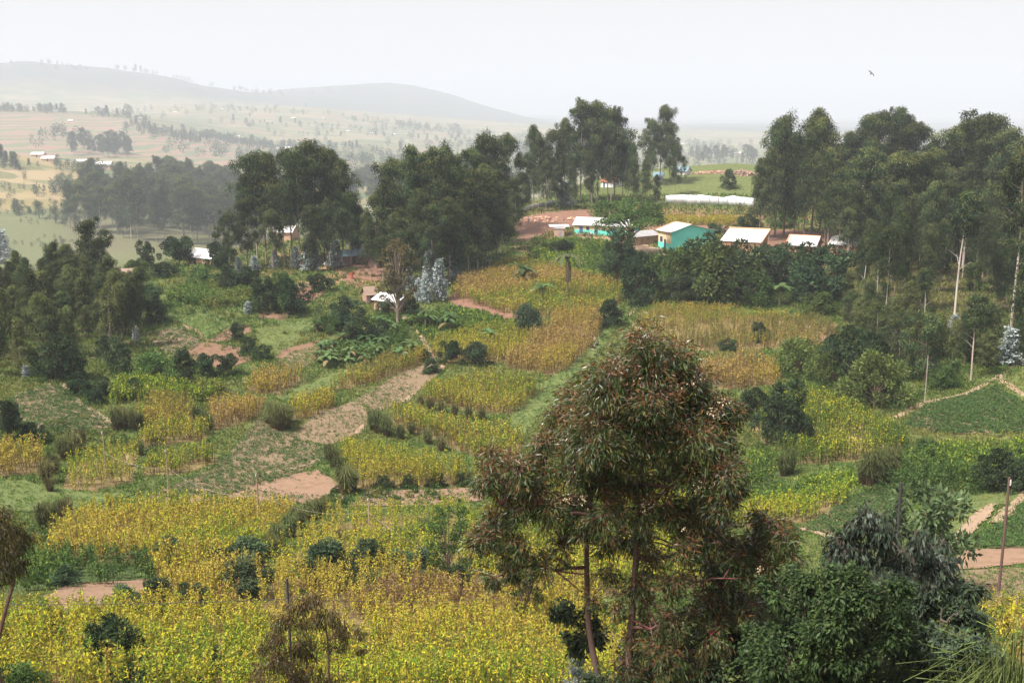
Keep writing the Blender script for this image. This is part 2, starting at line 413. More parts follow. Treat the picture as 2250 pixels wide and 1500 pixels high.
    e[0].position = 0; e[0].color = (.075, .11, .055, 1); e[1].position = .25; e[1].color = (.25, .20, .11, 1)
    for q, c in ((.42, (.10, .13, .065)), (.58, (.26, .15, .105)), (.7, (.13, .145, .07)), (.85, (.30, .235, .15))):
        x = e.new(q); x.color = (*c, 1)
    l.new(sv.outputs[0], cr.inputs[0])
    mx = nn.new('ShaderNodeMix'); mx.data_type = 'RGBA'
    mf = nn.new('ShaderNodeMath'); mf.operation = 'MULTIPLY'; mf.inputs[1].default_value = .6; l.new(sep.outputs[0], mf.inputs[0])
    mg = nn.new('ShaderNodeMath'); mg.operation = 'SUBTRACT'; l.new(mf.outputs[0], mg.inputs[0])
    ma = nn.new('ShaderNodeMath'); ma.operation = 'MULTIPLY_ADD'; ma.inputs[1].default_value = .45; ma.inputs[2].default_value = 0
    mb = nn.new('ShaderNodeMath'); mb.operation = 'MULTIPLY_ADD'; mb.inputs[1].default_value = .45; l.new(sep.outputs[2], mb.inputs[0]); l.new(sep.outputs[1], ma.inputs[0]); l.new(ma.outputs[0], mb.inputs[2])
    l.new(mb.outputs[0], mg.inputs[1]); mg.use_clamp = True
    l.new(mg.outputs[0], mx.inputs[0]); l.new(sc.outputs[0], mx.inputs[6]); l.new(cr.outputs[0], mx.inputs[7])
    # contour terraces: green banks between strips of bare earth
    sx = nn.new('ShaderNodeSeparateXYZ'); l.new(geo.outputs['Position'], sx.inputs[0])
    nw = nn.new('ShaderNodeTexNoise'); nw.inputs['Scale'].default_value = .008; nw.inputs['Detail'].default_value = 3; l.new(geo.outputs['Position'], nw.inputs['Vector'])
    zz = nn.new('ShaderNodeMath'); zz.operation = 'MULTIPLY_ADD'; zz.inputs[1].default_value = 13; l.new(nw.outputs[0], zz.inputs[0]); l.new(sx.outputs[2], zz.inputs[2])
    zs = nn.new('ShaderNodeMath'); zs.operation = 'MULTIPLY'; zs.inputs[1].default_value = 1/6.4; l.new(zz.outputs[0], zs.inputs[0])
    zf = nn.new('ShaderNodeMath'); zf.operation = 'FRACT'; l.new(zs.outputs[0], zf.inputs[0])
    zg = nn.new('ShaderNodeMapRange'); zg.inputs[1].default_value = .42; zg.inputs[2].default_value = .56; l.new(zf.outputs[0], zg.inputs[0])
    zm = nn.new('ShaderNodeMath'); zm.operation = 'MULTIPLY'; l.new(zg.outputs[0], zm.inputs[0]); l.new(sep.outputs[1], zm.inputs[1])
    m2 = nn.new('ShaderNodeMix'); m2.data_type = 'RGBA'; l.new(zm.outputs[0], m2.inputs[0]); l.new(mx.outputs[2], m2.inputs[6]); m2.inputs[7].default_value = (.13, .15, .08, 1)
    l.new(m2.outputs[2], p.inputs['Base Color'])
    bp = nn.new('ShaderNodeBump'); bp.inputs['Strength'].default_value = .5; bp.inputs['Distance'].default_value = .2
    l.new(n1.outputs[0], bp.inputs['Height']); l.new(bp.outputs[0], p.inputs['Normal'])
    l.new(p.outputs[0], out.inputs[0])
    me.materials.append(m_)
    tag(link('ground', me), kind='structure')

def drape(name, P, lift, material, sp=None, edge=.5, jit=.12, seed=1):
    """a sheet on the land with a slightly ragged outline"""
    P = densify(np.asarray(P), edge, jit, seed)
    lo, hi = P.min(0), P.max(0)
    sp = sp or max(.6, math.sqrt((hi[0]-lo[0])*(hi[1]-lo[1])/900))
    gx, gy = np.meshgrid(np.arange(lo[0], hi[0], sp), np.arange(lo[1], hi[1], sp))
    k = in_poly(P, gx, gy); I = np.stack([gx[k], gy[k]], 1)
    n = len(P); pts = [Vector(p) for p in P]+[Vector(p) for p in I]
    r = delaunay_2d_cdt(pts, [], [list(range(n))], 1, 1e-4)
    me = bpy.data.meshes.new(name)
    xy = np.array([tuple(p) for p in r[0]])
    z = Z(xy[:, 0], xy[:, 1])+lift
    me.from_pydata(np.column_stack([xy, z]).tolist(), [], r[2]); me.update()
    me.polygons.foreach_set('use_smooth', np.ones(len(me.polygons), bool))
    # faces up
    bm = bmesh.new(); bm.from_mesh(me)
    bmesh.ops.recalc_face_normals(bm, faces=bm.faces)
    if bm.faces and sum(f.normal.z for f in bm.faces) < 0: bmesh.ops.reverse_faces(bm, faces=bm.faces)
    bm.to_mesh(me); bm.free()
    me.materials.append(material)
    return link(name, me)
def ribbon(name, px, width, material, lift=.13, world=None):
    pts = np.array([tuple(hit(u, v))[:2] for u, v in px]) if world is None else world
    # smooth line through the points
    q = [pts[0]]
    for k in range(len(pts)-1):
        p0 = pts[max(k-1, 0)]; p1, p2 = pts[k], pts[k+1]; p3 = pts[min(k+2, len(pts)-1)]
        n = max(3, int(np.hypot(*(p2-p1))/.7))
        for t in np.linspace(0, 1, n+1)[1:]:
            q.append(.5*((2*p1)+(-p0+p2)*t+(2*p0-5*p1+4*p2-p3)*t*t+(-p0+3*p1-3*p2+p3)*t**3))
    q = np.array(q); t = norm(np.gradient(q, axis=0)); nrm = np.stack([-t[:, 1], t[:, 0]], 1)
    r = np.random.default_rng(len(q)); k = np.convolve(r.normal(0, 1, len(q)+8), np.ones(9)/4, 'same')[4:-4]
    wd = (width*.5*np.clip(1+.22*k, .55, 1.6))[:, None]; k2 = np.convolve(r.normal(0, 1, len(q)+8), np.ones(9)/6, 'same')[4:-4]
    cen = q+nrm*(k2*width*.25)[:, None]
    V = []
    for s in (-1, -.33, .33, 1):
        xy = cen+nrm*wd*s; V.append(np.column_stack([xy, Z(xy[:, 0], xy[:, 1])+(lift if abs(s) < 1 else lift*.2)]))
    V = np.stack(V, 1); n = len(q)
    i = np.arange(n-1)[:, None]*4+np.arange(3)[None]
    Q = np.stack([i, i+1, i+5, i+4], -1).reshape(-1, 4)
    me = bpy.data.meshes.new(name); me.from_pydata(V.reshape(-1, 3).tolist(), [], Q.tolist()); me.update()
    bm = bmesh.new(); bm.from_mesh(me)
    if sum(f.normal.z for f in bm.faces) < 0: bmesh.ops.reverse_faces(bm, faces=bm.faces)
    bm.to_mesh(me); bm.free(); me.materials.append(material)
    return tag(link(name, me), kind='structure')

def scatter(P, dens, r=rng, edge_noise=.45):
    lo, hi = P.min(0)-1, P.max(0)+1
    n = int((hi-lo).prod()*dens)
    x = r.uniform(lo[0], hi[0], n); y = r.uniform(lo[1], hi[1], n)
    dx = (fbm(x, y, 3, 3)-.5)*edge_noise*2; dy = (fbm(x+90, y+40, 3, 3)-.5)*edge_noise*2
    k = in_poly(P, x+dx, y+dy)
    return x[k], y[k]
PAL = dict(
 yellow=[(.55, .47, .035), (.46, .44, .038), (.37, .39, .042), (.20, .25, .04), (.44, .33, .06), (.14, .19, .04)],
 golden=[(.53, .41, .055), (.45, .36, .055), (.37, .32, .055), (.27, .28, .05), (.41, .29, .07)],
 lime=[(.28, .37, .04), (.20, .30, .036), (.40, .40, .04), (.12, .21, .032), (.09, .16, .03)],
 green=[(.07, .135, .032), (.095, .17, .038), (.13, .20, .045), (.055, .10, .03), (.17, .22, .05)],
 deep=[(.045, .09, .03), (.06, .115, .036), (.08, .14, .045), (.10, .145, .045)],
 tan=[(.44, .32, .10), (.39, .28, .10), (.35, .24, .09), (.47, .37, .10), (.30, .21, .08)],
 brown=[(.26, .16, .085), (.21, .13, .07), (.30, .19, .10), (.17, .12, .06)],
 olive=[(.19, .20, .05), (.15, .17, .05), (.24, .22, .06), (.11, .135, .04)],
)
def pick(pal, n, r=rng):
    p = np.array(PAL[pal]); k = p[r.integers(0, len(p), n)]
    return k*r.uniform(.8, 1.2, (n, 1))
def crop(name, label, px, mix, h=2.4, dens=None, stem=(.25, .17, .08), leaf=1.0, scale=14, kleaf=None, low=.22):
    """a stand of tall grain: stems with leaves and heads, one mass"""
    P = world_poly(px) if px is not None else None
    r0 = float(np.hypot(*P.mean(0)))
    dens = dens or (6.5 if r0 < 75 else 6.0 if r0 < 110 else 5.0 if r0 < 180 else 3.4)
    lsz = leaf*(.15 if r0 < 75 else .18 if r0 < 110 else .22 if r0 < 180 else .30)
    kl = kleaf or (38 if r0 < 75 else 26 if r0 < 110 else 20 if r0 < 180 else 16)
    x, y = scatter(P, dens); n = len(x)
    ra = .25+2.2*(r0 % 1); q1 = x*math.cos(ra)+y*math.sin(ra); q2 = -x*math.sin(ra)+y*math.cos(ra)
    q1 = np.round(q1/.95)*.95+rng.normal(0, .13, n)+(fbm(x, y, 5, 2)-.5)*.8
    x, y = q1*math.cos(ra)-q2*math.sin(ra), q1*math.sin(ra)+q2*math.cos(ra)
    gap = fbm(x+77, y-31, 3.5, 3)+rng.normal(0, .05, n) > .29; x, y = x[gap], y[gap]; n = len(x)
    if n == 0: return
    z = Z(x, y); hn = vnoise(x, y, 6)
    H = h*rng.uniform(.7, 1.1, n)*(.75+.45*hn)
    acc = Acc()
    lean = rng.normal(0, .09, (n, 2))
    top = np.column_stack([x+lean[:, 0]*H, y+lean[:, 1]*H, z+H]); bot = np.column_stack([x, y, z-.1])
    for a in (0, PI/2):
        s = np.array([math.cos(a), math.sin(a), 0])*(.014 if r0 < 75 else .02 if r0 < 110 else .035)
        V = np.stack([bot-s, bot+s, top+s*.6, top-s*.6], 1)
        acc.add(V.reshape(-1, 3), np.arange(4*n).reshape(n, 4), np.repeat(np.array(stem)*rng.uniform(.7, 1.6, (n, 1)), 4, 0))
    # which palette at which place: broad patches plus single plants
    t = fbm(x, y, scale, 4)+rng.normal(0, .09, n)
    names = [m for m, _ in mix]; cum = np.cumsum([w_ for _, w_ in mix]); cum = cum/cum[-1]
    q = np.argsort(np.argsort(t))/max(n, 1)
    which = np.searchsorted(cum, q)
    which = np.clip(which, 0, len(mix)-1)
    N = n*kl; pid = np.repeat(np.arange(n), kl)
    f = low+(1-low)*rng.random(N)**.75
    p = bot[pid]+(top-bot)[pid]*f[:, None]
    an = rng.uniform(0, 2*PI, N); out = np.stack([np.cos(an), np.sin(an), np.zeros(N)], 1)
    ax = out*rng.uniform(.3, .9, (N, 1))+np.array([0, 0, 1.0])*rng.uniform(-1.0, .9, (N, 1))
    nr = np.array([0, 0, 1.])+rng.normal(0, .5, (N, 3))
    K = np.empty((N, 3))
    for j, nm in enumerate(names):
        s_ = which[pid] == j; K[s_] = pick(nm, int(s_.sum()))
    # dry lower leaves
    dry = (f < low+.15) & (rng.random(N) < .3); K[dry] = pick('brown', int(dry.sum()))
    p = p+out*rng.uniform(0, .17, (N, 1))*(1.2-f)[:, None]
    leaf_cards(acc, p, ax, nr, lsz*rng.uniform(.7, 1.5, N), lsz*.42*rng.uniform(.7, 1.3, N), K)
    o = link(name, acc.mesh(name, M['crop']))
    tag(o, label, 'crop', kind='stuff')
    return o
def beans(name, label, px, dens, pal, size=.2, K=6, patch=.0, h=.12):
    """low leafy plants in a plot, one mass"""
    P = world_poly(px); x, y = scatter(P, dens, edge_noise=.5)
    if patch:
        k = fbm(x, y, 5, 3)+rng.normal(0, .06, len(x)) > patch; x, y = x[k], y[k]
    n = len(x); z = Z(x, y); acc = Acc(); N = n*K; pid = np.repeat(np.arange(n), K)
    an = rng.uniform(0, 2*PI, N); out = np.stack([np.cos(an), np.sin(an), rng.uniform(.0, 1.1, N)], 1)
    p = np.column_stack([x, y, z])[pid]+np.column_stack([rng.normal(0, size*.6, (N, 2)), rng.uniform(0, h, N)])+np.array([0, 0, .08])
    leaf_cards(acc, p, out, np.array([0, 0, 1.])+rng.normal(0, .4, (N, 3)), size*rng.uniform(.8, 1.6, N), size*.6*rng.uniform(.7, 1.3, N), pick(pal, N))
    return tag(link(name, acc.mesh(name, M['crop'])), label, 'crop', kind='stuff')
# ------------------------------------------------------------------ fields
CROPS = [  # name, label, outline, palettes, height
 ('sorghum_crop', 'bright yellow grain crop filling the nearest slope', [(-160,1545),(-160,1380),(0,1378),(110,1372),(340,1352),(470,1340),(620,1365),(760,1350),(900,1312),(1020,1300),(1120,1290),(1300,1330),(1400,1450),(1400,1545)], [('brown',.06),('golden',.24),('yellow',.50),('lime',.20)], 2.0),
 ('sorghum_crop', 'yellow tan crop behind the thin pole, above the nearest slope', [(570,1330),(610,1245),(720,1160),(800,1140),(1000,1125),(1060,1150),(1060,1270),(900,1310),(760,1365),(640,1378)], [('golden',.3),('yellow',.4),('lime',.3)], 2.2),
 ('sorghum_crop', 'golden crop on the rounded shoulder below the pink bare plot', [(100,1250),(140,1172),(200,1135),(380,1118),(560,1125),(650,1140),(590,1215),(555,1300),(470,1335),(350,1325),(345,1250),(300,1238),(150,1235)], [('golden',.5),('yellow',.35),('lime',.15)], 2.1),
 ('tall_grass_crop', 'dark green grass strip under the golden shoulder', [(20,1300),(60,1240),(140,1232),(330,1242),(345,1270),(330,1285),(140,1293)], [('deep',.5),('green',.5)], 1.5),
 ('sorghum_crop', 'golden crop patch by the dark shrubs, cut off by the photo edge', [(-140,1045),(-140,1005),(0,1003),(90,998),(105,1040),(0,1046)], [('golden',.6),('yellow',.4)], 2.2),
 ('sorghum_crop', 'yellow and green crop beside the thin telephone pole over the brown tussocks', [(135,1075),(150,1030),(230,1000),(300,990),(300,1025),(292,1058),(200,1080)], [('yellow',.5),('lime',.5)], 2.0),
 ('sorghum_crop', 'bright lime strip of crop ending in a blunt corner', [(308,1045),(325,1025),(475,1000),(475,1018),(400,1042)], [('lime',.7),('yellow',.3)], 1.9),
 ('sorghum_crop', 'yellow crop wedge just below the olive field', [(300,985),(310,955),(400,938),(460,955),(440,972)], [('yellow',.7),('lime',.3)], 2.2),
 ('sorghum_crop', 'olive yellow field between the tussock hedges', [(290,938),(310,900),(350,882),(420,898),(435,925),(380,938)], [('golden',.5),('lime',.2),('olive',.3)], 2.2),
 ('sorghum_crop', 'tan dry crop left of the big tussock', [(460,935),(470,905),(560,890),(582,905),(540,928),(470,948)], [('tan',.6),('golden',.4)], 2.3),
 ('sorghum_crop', 'pale yellow crop wedge above the big tussock', [(538,862),(560,838),(660,828),(670,832),(610,868)], [('golden',.6),('tan',.4)], 2.3),
 ('sorghum_crop', 'small yellow crop triangle right of the big tussock', [(630,922),(640,897),(720,882),(737,895),(690,918)], [('yellow',.8),('golden',.2)], 2.2),
 ('sorghum_crop', 'long yellow olive strip of crop below the banana grove', [(700,875),(740,858),(830,838),(938,798),(932,782),(850,797),(760,838)], [('golden',.4),('lime',.25),('olive',.35)], 2.2),
 ('sorghum_crop', 'wide dry crop on the hill under the turquoise houses', [(985,655),(1015,625),(1100,590),(1160,585),(1250,608),(1350,632),(1372,655),(1330,690),(1200,700),(1100,690),(1050,672)], [('tan',.32),('golden',.28),('lime',.4)], 2.6),
 ('sorghum_crop', 'bright yellow crop round the small dark bushes', [(950,785),(955,755),(1060,728),(1130,725),(1185,750),(1160,790),(1050,800),(990,800)], [('yellow',.6),('lime',.4)], 2.3),
 ('sorghum_crop', 'dry orange field beside the grass bank', [(1110,808),(1180,745),(1230,700),(1335,700),(1310,750),(1245,818),(1200,825)], [('tan',.7),('golden',.3)], 2.6),
 ('sorghum_crop', 'yellow green crop terrace above the tussock row', [(925,880),(960,855),(1060,846),(1195,858),(1132,910),(1060,908),(980,893)], [('yellow',.45),('lime',.55)], 2.6),
 ('sorghum_crop', 'yellow green crop terrace under the tussock row', [(845,920),(900,912),(1000,948),(1110,958),(1150,975),(1130,1010),(1050,1005),(960,968),(880,943)], [('yellow',.55),('lime',.45)], 2.5),
 ('sorghum_crop', 'yellow green crop terrace above the bean rows', [(735,1000),(770,998),(870,1012),(960,1035),(1060,1050),(1060,1066),(940,1072),(800,1078),(770,1068)], [('yellow',.6),('lime',.4)], 2.5),
 ('sorghum_crop', 'thin yellow brown crop below the mass of dark bushes', [(1385,715),(1440,680),(1560,682),(1800,707),(1832,725),(1815,758),(1700,765),(1560,775),(1430,752)], [('olive',.5),('golden',.3),('lime',.2)], 1.9),
 ('sorghum_crop', 'dry orange crop right of the great eucalyptus top', [(1520,845),(1540,815),(1640,803),(1715,820),(1710,845),(1600,858)], [('tan',.8),('golden',.2)], 2.6),
 ('sorghum_crop', 'green crop with a yellow foot beside the dark bush and the path', [(1745,1022),(1650,945),(1640,880),(1740,862),(1830,878),(1930,940),(1988,968),(1988,992),(1900,1012)], [('yellow',.18),('lime',.42),('green',.40)], 2.2),
 ('tall_grass_crop', 'tall green grass crop behind the great eucalyptus', [(1560,1075),(1590,1020),(1720,1013),(1742,1045),(1640,1080)], [('green',.8),('lime',.2)], 1.9),
 ('sorghum_crop', 'yellow strip of crop under the bright grass', [(1560,1150),(1640,1115),(1870,1095),(1872,1103),(1770,1148),(1650,1160)], [('yellow',.5),('lime',.5)], 1.6),
 ('sorghum_crop', 'yellow green crop glimpsed through the twigs of the great eucalyptus', [(1040,1285),(1075,1130),(1190,1030),(1400,975),(1550,1020),(1590,1150),(1560,1290),(1300,1315),(1120,1280)], [('yellow',.45),('lime',.45),('green',.1)], 2.0),
 ('bean_crop', 'lush green leafy crop behind the tall telephone pole', [(1922,1066),(1960,1020),(2060,998),(2260,988),(2420,992),(2420,1075),(2200,1080),(2000,1082)], [('deep',.2),('green',.6),('lime',.2)], 1.6),
 ('sorghum_crop', 'yellow crop at the foot of the tall telephone pole', [(2080,1420),(2100,1355),(2260,1345),(2420,1350),(2420,1480),(2150,1480)], [('golden',.3),('yellow',.4),('green',.3)], 1.5),
 ('sorghum_crop', 'yellow garden crop in front of the white sheet fence', [(1430,500),(1440,484),(1560,482),(1665,488),(1670,500),(1560,496)], [('golden',.6),('yellow',.3),('lime',.1)], 1.7),
 ('sorghum_crop', 'leafy green and yellow patch by the path under the turquoise houses', [(1395,600),(1420,580),(1450,572),(1462,590),(1440,605)], [('lime',.7),('yellow',.3)], 2.0),
 ('weed_patch', 'green weeds on the bank below the mud shed', [(1160,570),(1200,540),(1260,528),(1350,540),(1400,560),(1380,600),(1340,625),(1250,600)], [('green',.7),('lime',.3)], 1.5),
 ('weed_patch', 'leafy green thicket under the white-roofed mud house', [(700,800),(720,770),(760,735),(800,705),(870,700),(900,740),(880,775),(800,800)], [('green',.8),('deep',.2)], 1.6),
 ('weed_patch', 'green weeds left of the bananas above the yellow crop', [(890,710),(980,680),(1060,690),(1110,705),(1040,730),(950,750),(930,740)], [('green',.9),('lime',.1)], 1.0),
 ('weed_patch', 'pale green tall weeds on the knoll above the small plots', [(360,660),(420,625),(500,620),(560,640),(540,675),(460,680)], [('green',.7),('olive',.3)], 1.5),
 ('weed_patch', 'yellow green weeds between the hedge shrubs and the tan crop', [(240,890),(260,850),(300,845),(440,850),(500,862),(450,885),(320,880)], [('lime',.7),('olive',.3)], 1.8),
 ('weed_patch', 'bright green grass slope above the yellow strip', [(1640,1110),(1650,1080),(1760,1055),(1880,1035),(1890,1060),(1860,1090),(1700,1108)], [('lime',.45),('green',.55)], .7),
]
for c in CROPS:
    if c[0] != 'sorghum_crop': GREENF.add(len(FIELD))
    FIELD[len(FIELD)] = world_poly(c[2])
build_ground()
for nm, lb, px, mix, h in CROPS:
    crop(nm, lb, px, mix, h, **(dict(low=.05, kleaf=22, leaf=1.45, stem=(.07, .11, .03)) if nm in ('weed_patch', 'bean_crop', 'tall_grass_crop') else {}),
         **(dict(dens=2.6) if 'thin' in lb else dict(stem=(.12, .13, .04)) if 'yellow foot' in lb or 'bright grass' in lb else {}))

SOILM = noise_mat('bare_soil', (.185, .11, .064), (.255, .16, .10), 1.2, .95, .7, (.15, .09, .05))
SOILD = noise_mat('worked_soil', (.14, .10, .055), (.21, .14, .08), 1.4, .95, .6, (.17, .14, .065))
GRASSM = noise_mat('short_grass', (.070, .098, .022), (.11, .138, .03), .8, .95, .4, (.055, .08, .02))
PALEM = noise_mat('trodden_earth', (.24, .165, .105), (.32, .225, .145), 3.5, .95, .15, (.21, .135, .085))
SOILR = noise_mat('red_plot_soil', (.145, .078, .045), (.195, .11, .064), 1.2, .95, .6, (.115, .068, .036))
REDM = noise_mat('red_earth', (.155, .078, .048), (.21, .11, .068), 1.0, .95, .6, (.125, .06, .038))
PLOTS = [  # outline, soil, (bean density, palette, size, patchiness), label
 ([(320,1092),(470,1028),(560,925),(590,915),(640,950),(700,980),(730,1005),(640,1045),(480,1095)], SOILD, (11,'deep',0.158,.27), 'wide bean plot of thin green rows above the pink bare plot'),
 ([(470,1092),(560,1052),(700,1032),(762,1072),(757,1098),(650,1108),(540,1098)], SOILM, (4.5,'deep',.16,.47), 'scattered sprouts on the pink bare plot'),
 ([(640,955),(700,907),(780,880),(818,908),(790,952),(720,980)], SOILD, (5.7,'deep',0.13,.45), 'sprouts on the brown plot beside the yellow terraces'),
 ([(780,880),(870,825),(945,797),(985,805),(930,850),(890,882),(830,905)], SOILD, (6.65,'deep',0.144,.43), 'sprouts on the plot where the winding path ends'),
 ([(-60,935),(0,895),(30,870),(120,840),(170,880),(258,938),(150,952),(40,942)], SOILD, (13.3,'deep',0.173,.24), 'green bean plot beside the red path'),
 ([(768,1112),(800,1082),(1060,1070),(1060,1100),(930,1112)], SOILM, (3.42,'deep',0.158,.45), 'bean rows under the lowest yellow terrace'),
 ([(1985,935),(2030,893),(2190,847),(2250,890),(2400,905),(2400,955),(2100,955)], SOILD, (20.9,'deep',0.202,.16), 'dense dark bean plot below the forked path'),
 ([(2205,850),(2290,905),(2420,900),(2420,840),(2262,800)], GRASSM, (5.7,'olive',0.18,.3), 'scrubby weeds beyond the forked path'),
 ([(1765,1165),(1880,1088),(1960,1066),(1995,1100),(1980,1168),(1850,1178)], SOILD, (24.7,'deep',0.144,.08), 'dense low green plot beside the dark post'),
 ([(2080,1200),(2180,1165),(2250,1110),(2420,1105),(2420,1215),(2200,1205)], SOILD, (20.9,'deep',0.202,.15), 'dark leafy plot right of the washed-out track'),
 ([(2050,1255),(2080,1235),(2130,1208),(2260,1205),(2420,1200),(2420,1240),(2200,1245)], SOILM, None, None),
 ([(1990,1290),(2060,1255),(2260,1248),(2420,1245),(2420,1330),(2100,1345)], SOILD, (11.4,'green',0.101,.2), 'low purple green plot at the foot of the orange bare strip'),
 ([(370,695),(440,680),(512,712),(452,745),(430,722)], GRASSM, (7.6,'green',0.144,.2), 'bright green plot with a pointed lower corner'),
 ([(408,768),(450,752),(530,765),(558,790),(490,812),(430,800)], SOILR, (0.76,'deep',0.144,.5), 'few sprouts on the brown plot beside the round bushes'),
 ([(455,752),(500,722),(545,712),(552,728),(500,750)], SOILR, None, None),
 ([(560,722),(620,718),(662,742),(612,785),(565,755)], GRASSM, (5.7,'olive',0.13,.3), 'olive plot between two brown strips'),
 ([(590,708),(625,690),(690,690),(690,728),(640,730)], GRASSM, (5.7,'green',0.144,.3), 'green plot under the clump of dark bushes'),
 ([(328,742),(350,720),(405,722),(440,752),(400,790),(345,765)], SOILD, (7.6,'deep',0.158,.25), 'blue green plot beside the dark wood'),
 ([(600,788),(620,768),(700,748),(712,754),(620,790)], SOILR, None, None),
 ([(565,700),(575,685),(635,688),(625,705)], SOILR, None, None),
 ([(600,800),(640,775),(715,757),(760,740),(750,765),(690,800),(640,815)], SOILD, (9.5,'green',0.158,.2), 'green plot above the pale yellow wedge'),
 ([(610,880),(640,860),(720,825),(800,800),(830,805),(740,845),(660,880)], GRASSM, (4.75,'green',0.144,.35), 'grassy strip between two yellow crops'),
 ([(98,1312),(140,1282),(332,1274),(348,1292),(300,1330),(120,1345)], SOILM, (2.0,'green',.16,.5), 'few weeds on the pink bare strip under the dark grass'),
 ([(300,1110),(340,1090),(420,1085),(470,1098),(400,1112)], SOILM, (1.52,'deep',0.13,.5), 'sparse plants at the upper edge of the golden shoulder'),
 ([(980,660),(1010,640),(1060,655),(1120,690),(1200,705),(1080,700)], REDM, None, None),
 ([(-100,1120),(-100,1060),(60,1058),(200,1085),(300,1085),(220,1110),(60,1125)], GRASSM, (5.7,'green',0.144,.3), 'grassy strip below the golden crop patch'),
 ([(1130,850),(1200,840),(1320,735),(1345,715),(1352,722),(1330,760),(1240,845),(1150,960),(1120,955)], GRASSM, (5.7,'green',0.144,.3), 'grass bank running down beside the dry orange field'),
 ([(2060,1110),(2150,1088),(2260,1070),(2330,1080),(2250,1105),(2180,1110),(2090,1190),(1990,1190),(2000,1130)], GRASSM, (3.8,'olive',0.115,.4), 'short grass round the washed-out track'),
]
for k, (px, sm_, bn, lb) in enumerate(PLOTS):
    o = drape('field_soil', world_poly(px), .06+.004*(k % 7), sm_, seed=k)
    tag(o, kind='structure')
    if bn:
        beans('bean_plants' if bn[1] == 'deep' else 'weeds', lb, px, bn[0], bn[1], bn[2], patch=bn[3])
# red cuttings and yards of the village
YARDS = [([(1128,500),(1150,478),(1200,468),(1290,462),(1300,478),(1262,500),(1220,505),(1180,520),(1160,560),(1150,540)], REDM),
 ([(1250,520),(1330,522),(1400,530),(1440,545),(1480,552),(1460,575),(1440,600),(1425,590),(1380,552),(1300,532),(1240,530)], PALEM),
 ([(1400,500),(1440,495),(1560,497),(1640,503),(1640,512),(1540,512),(1450,508)], REDM),
 ([(1640,515),(1720,505),(1860,520),(2000,540),(2000,556),(1800,550),(1700,545)], REDM),
 ([(730,590),(760,580),(810,585),(880,600),(840,620),(780,612),(770,630)], REDM),
 ([(610,640),(680,620),(720,640),(690,660),(640,672)], REDM),
 ([(1525,660),(1560,640),(1600,640),(1560,672)], PALEM),
 ([(1800,755),(1810,715),(1838,712),(1832,750)], SOILM),
 ([(2085,1190),(2110,1160),(2150,1120),(2185,1108),(2180,1125),(2130,1180),(2110,1205)], PALEM)]
for k, (px, m_) in enumerate(YARDS):
    tag(drape('bare_earth', world_poly(px), .10+.004*k, m_, seed=50+k), kind='structure')
for px, wd, m_ in [
 ([(110,836),(135,842),(160,866),(172,885),(200,900),(235,922),(268,943)], .9, PALEM),
 ([(884,694),(905,715),(925,733),(935,765),(950,790),(976,808)], .9, PALEM),
 ([(914,862),(900,872),(888,884)], .8, PALEM), ([(808,930),(796,942),(785,955)], .8, PALEM),
 ([(712,1002),(690,1015),(660,1026),(610,1036),(560,1042)], .5, PALEM),
 ([(1445,575),(1442,605),(1428,622),(1400,640),(1412,652),(1418,662),(1395,680),(1380,695)], 1.0, PALEM),
 ([(1305,742),(1310,755),(1300,770)], .8, PALEM),
 ([(1965,918),(1990,905),(2030,886),(2075,876),(2130,860),(2200,826),(2262,788),(2330,760)], .9, PALEM),
 ([(2192,830),(2225,850),(2262,876),(2340,910)], 1.1, PALEM),
 ([(2185,1150),(2210,1120),(2235,1100),(2270,1075),(2340,1050)], 1.2, PALEM),
 ([(286,1000),(288,1012),(294,1024)], .6, PALEM),
 ([(768,590),(775,605),(785,618),(792,632)], 1.6, REDM),
 ([(1755,1160),(1790,1168),(1835,1182)], .5, PALEM),
 ([(405,715),(430,730),(445,745),(470,752)], .7, SOILM), ([(310,760),(340,772),(385,790)], 1.0, SOILM),
 ([(630,965),(655,985),(700,1000)], .5, SOILD),
]:
    ribbon('path', px, wd, m_)
# tufts of wild grass on everything between the plots
def wild_grass():
    acc = Acc(); n = 150000
    u = rng.uniform(-150, 2400, n); v = rng.uniform(430, 1560, n)
    a, e = azel(u, v); ia = np.clip(((a-A0)/DA).astype(int), 0, NA-1)
    r = np.empty(n)
    for k in range(n):
        col = E[_i6:, ia[k]]; q = col >= e[k]; j = int(q.argmax()) if q.any() else 0
        r[k] = RR[_i6+j] if q.any() else 9e9
    ok = (r < 400) & (r > 35); a, r = a[ok], r[ok]
    x, y = r*np.sin(a), r*np.cos(a)
    keep = np.ones(len(x), bool)
    for P in list(FIELD.values())+[world_poly(p[0]) for p in PLOTS]+[world_poly(p[0]) for p in YARDS]:
        keep &= ~in_poly(P, x, y)
    x, y, r = x[keep], y[keep], r[keep]
    n = len(x); kb = 5; N = n*kb; pid = np.repeat(np.arange(n), kb); sz = (.0023*r)[pid]
    an = rng.uniform(0, 2*PI, N); out = np.stack([np.cos(an)*.5, np.sin(an)*.5, rng.uniform(.25, 1.1, N)], 1)
    p = np.column_stack([x, y, Z(x, y)-.03])[pid]+np.column_stack([rng.normal(0, 1, (N, 2))*sz[:, None]*.8, np.zeros(N)])
    t = fbm(x, y, 12, 4)[pid]; K = np.where((t+rng.normal(0, .08, N) > .56)[:, None], pick('olive', N), pick('green', N))
    leaf_cards(acc, p, out, rng.normal(0, 1, (N, 3)), sz*rng.uniform(.8, 1.8, N), sz*.4, K)
    tag(link('wild_grass', acc.mesh('wild_grass', M['crop'])), kind='stuff')
wild_grass()

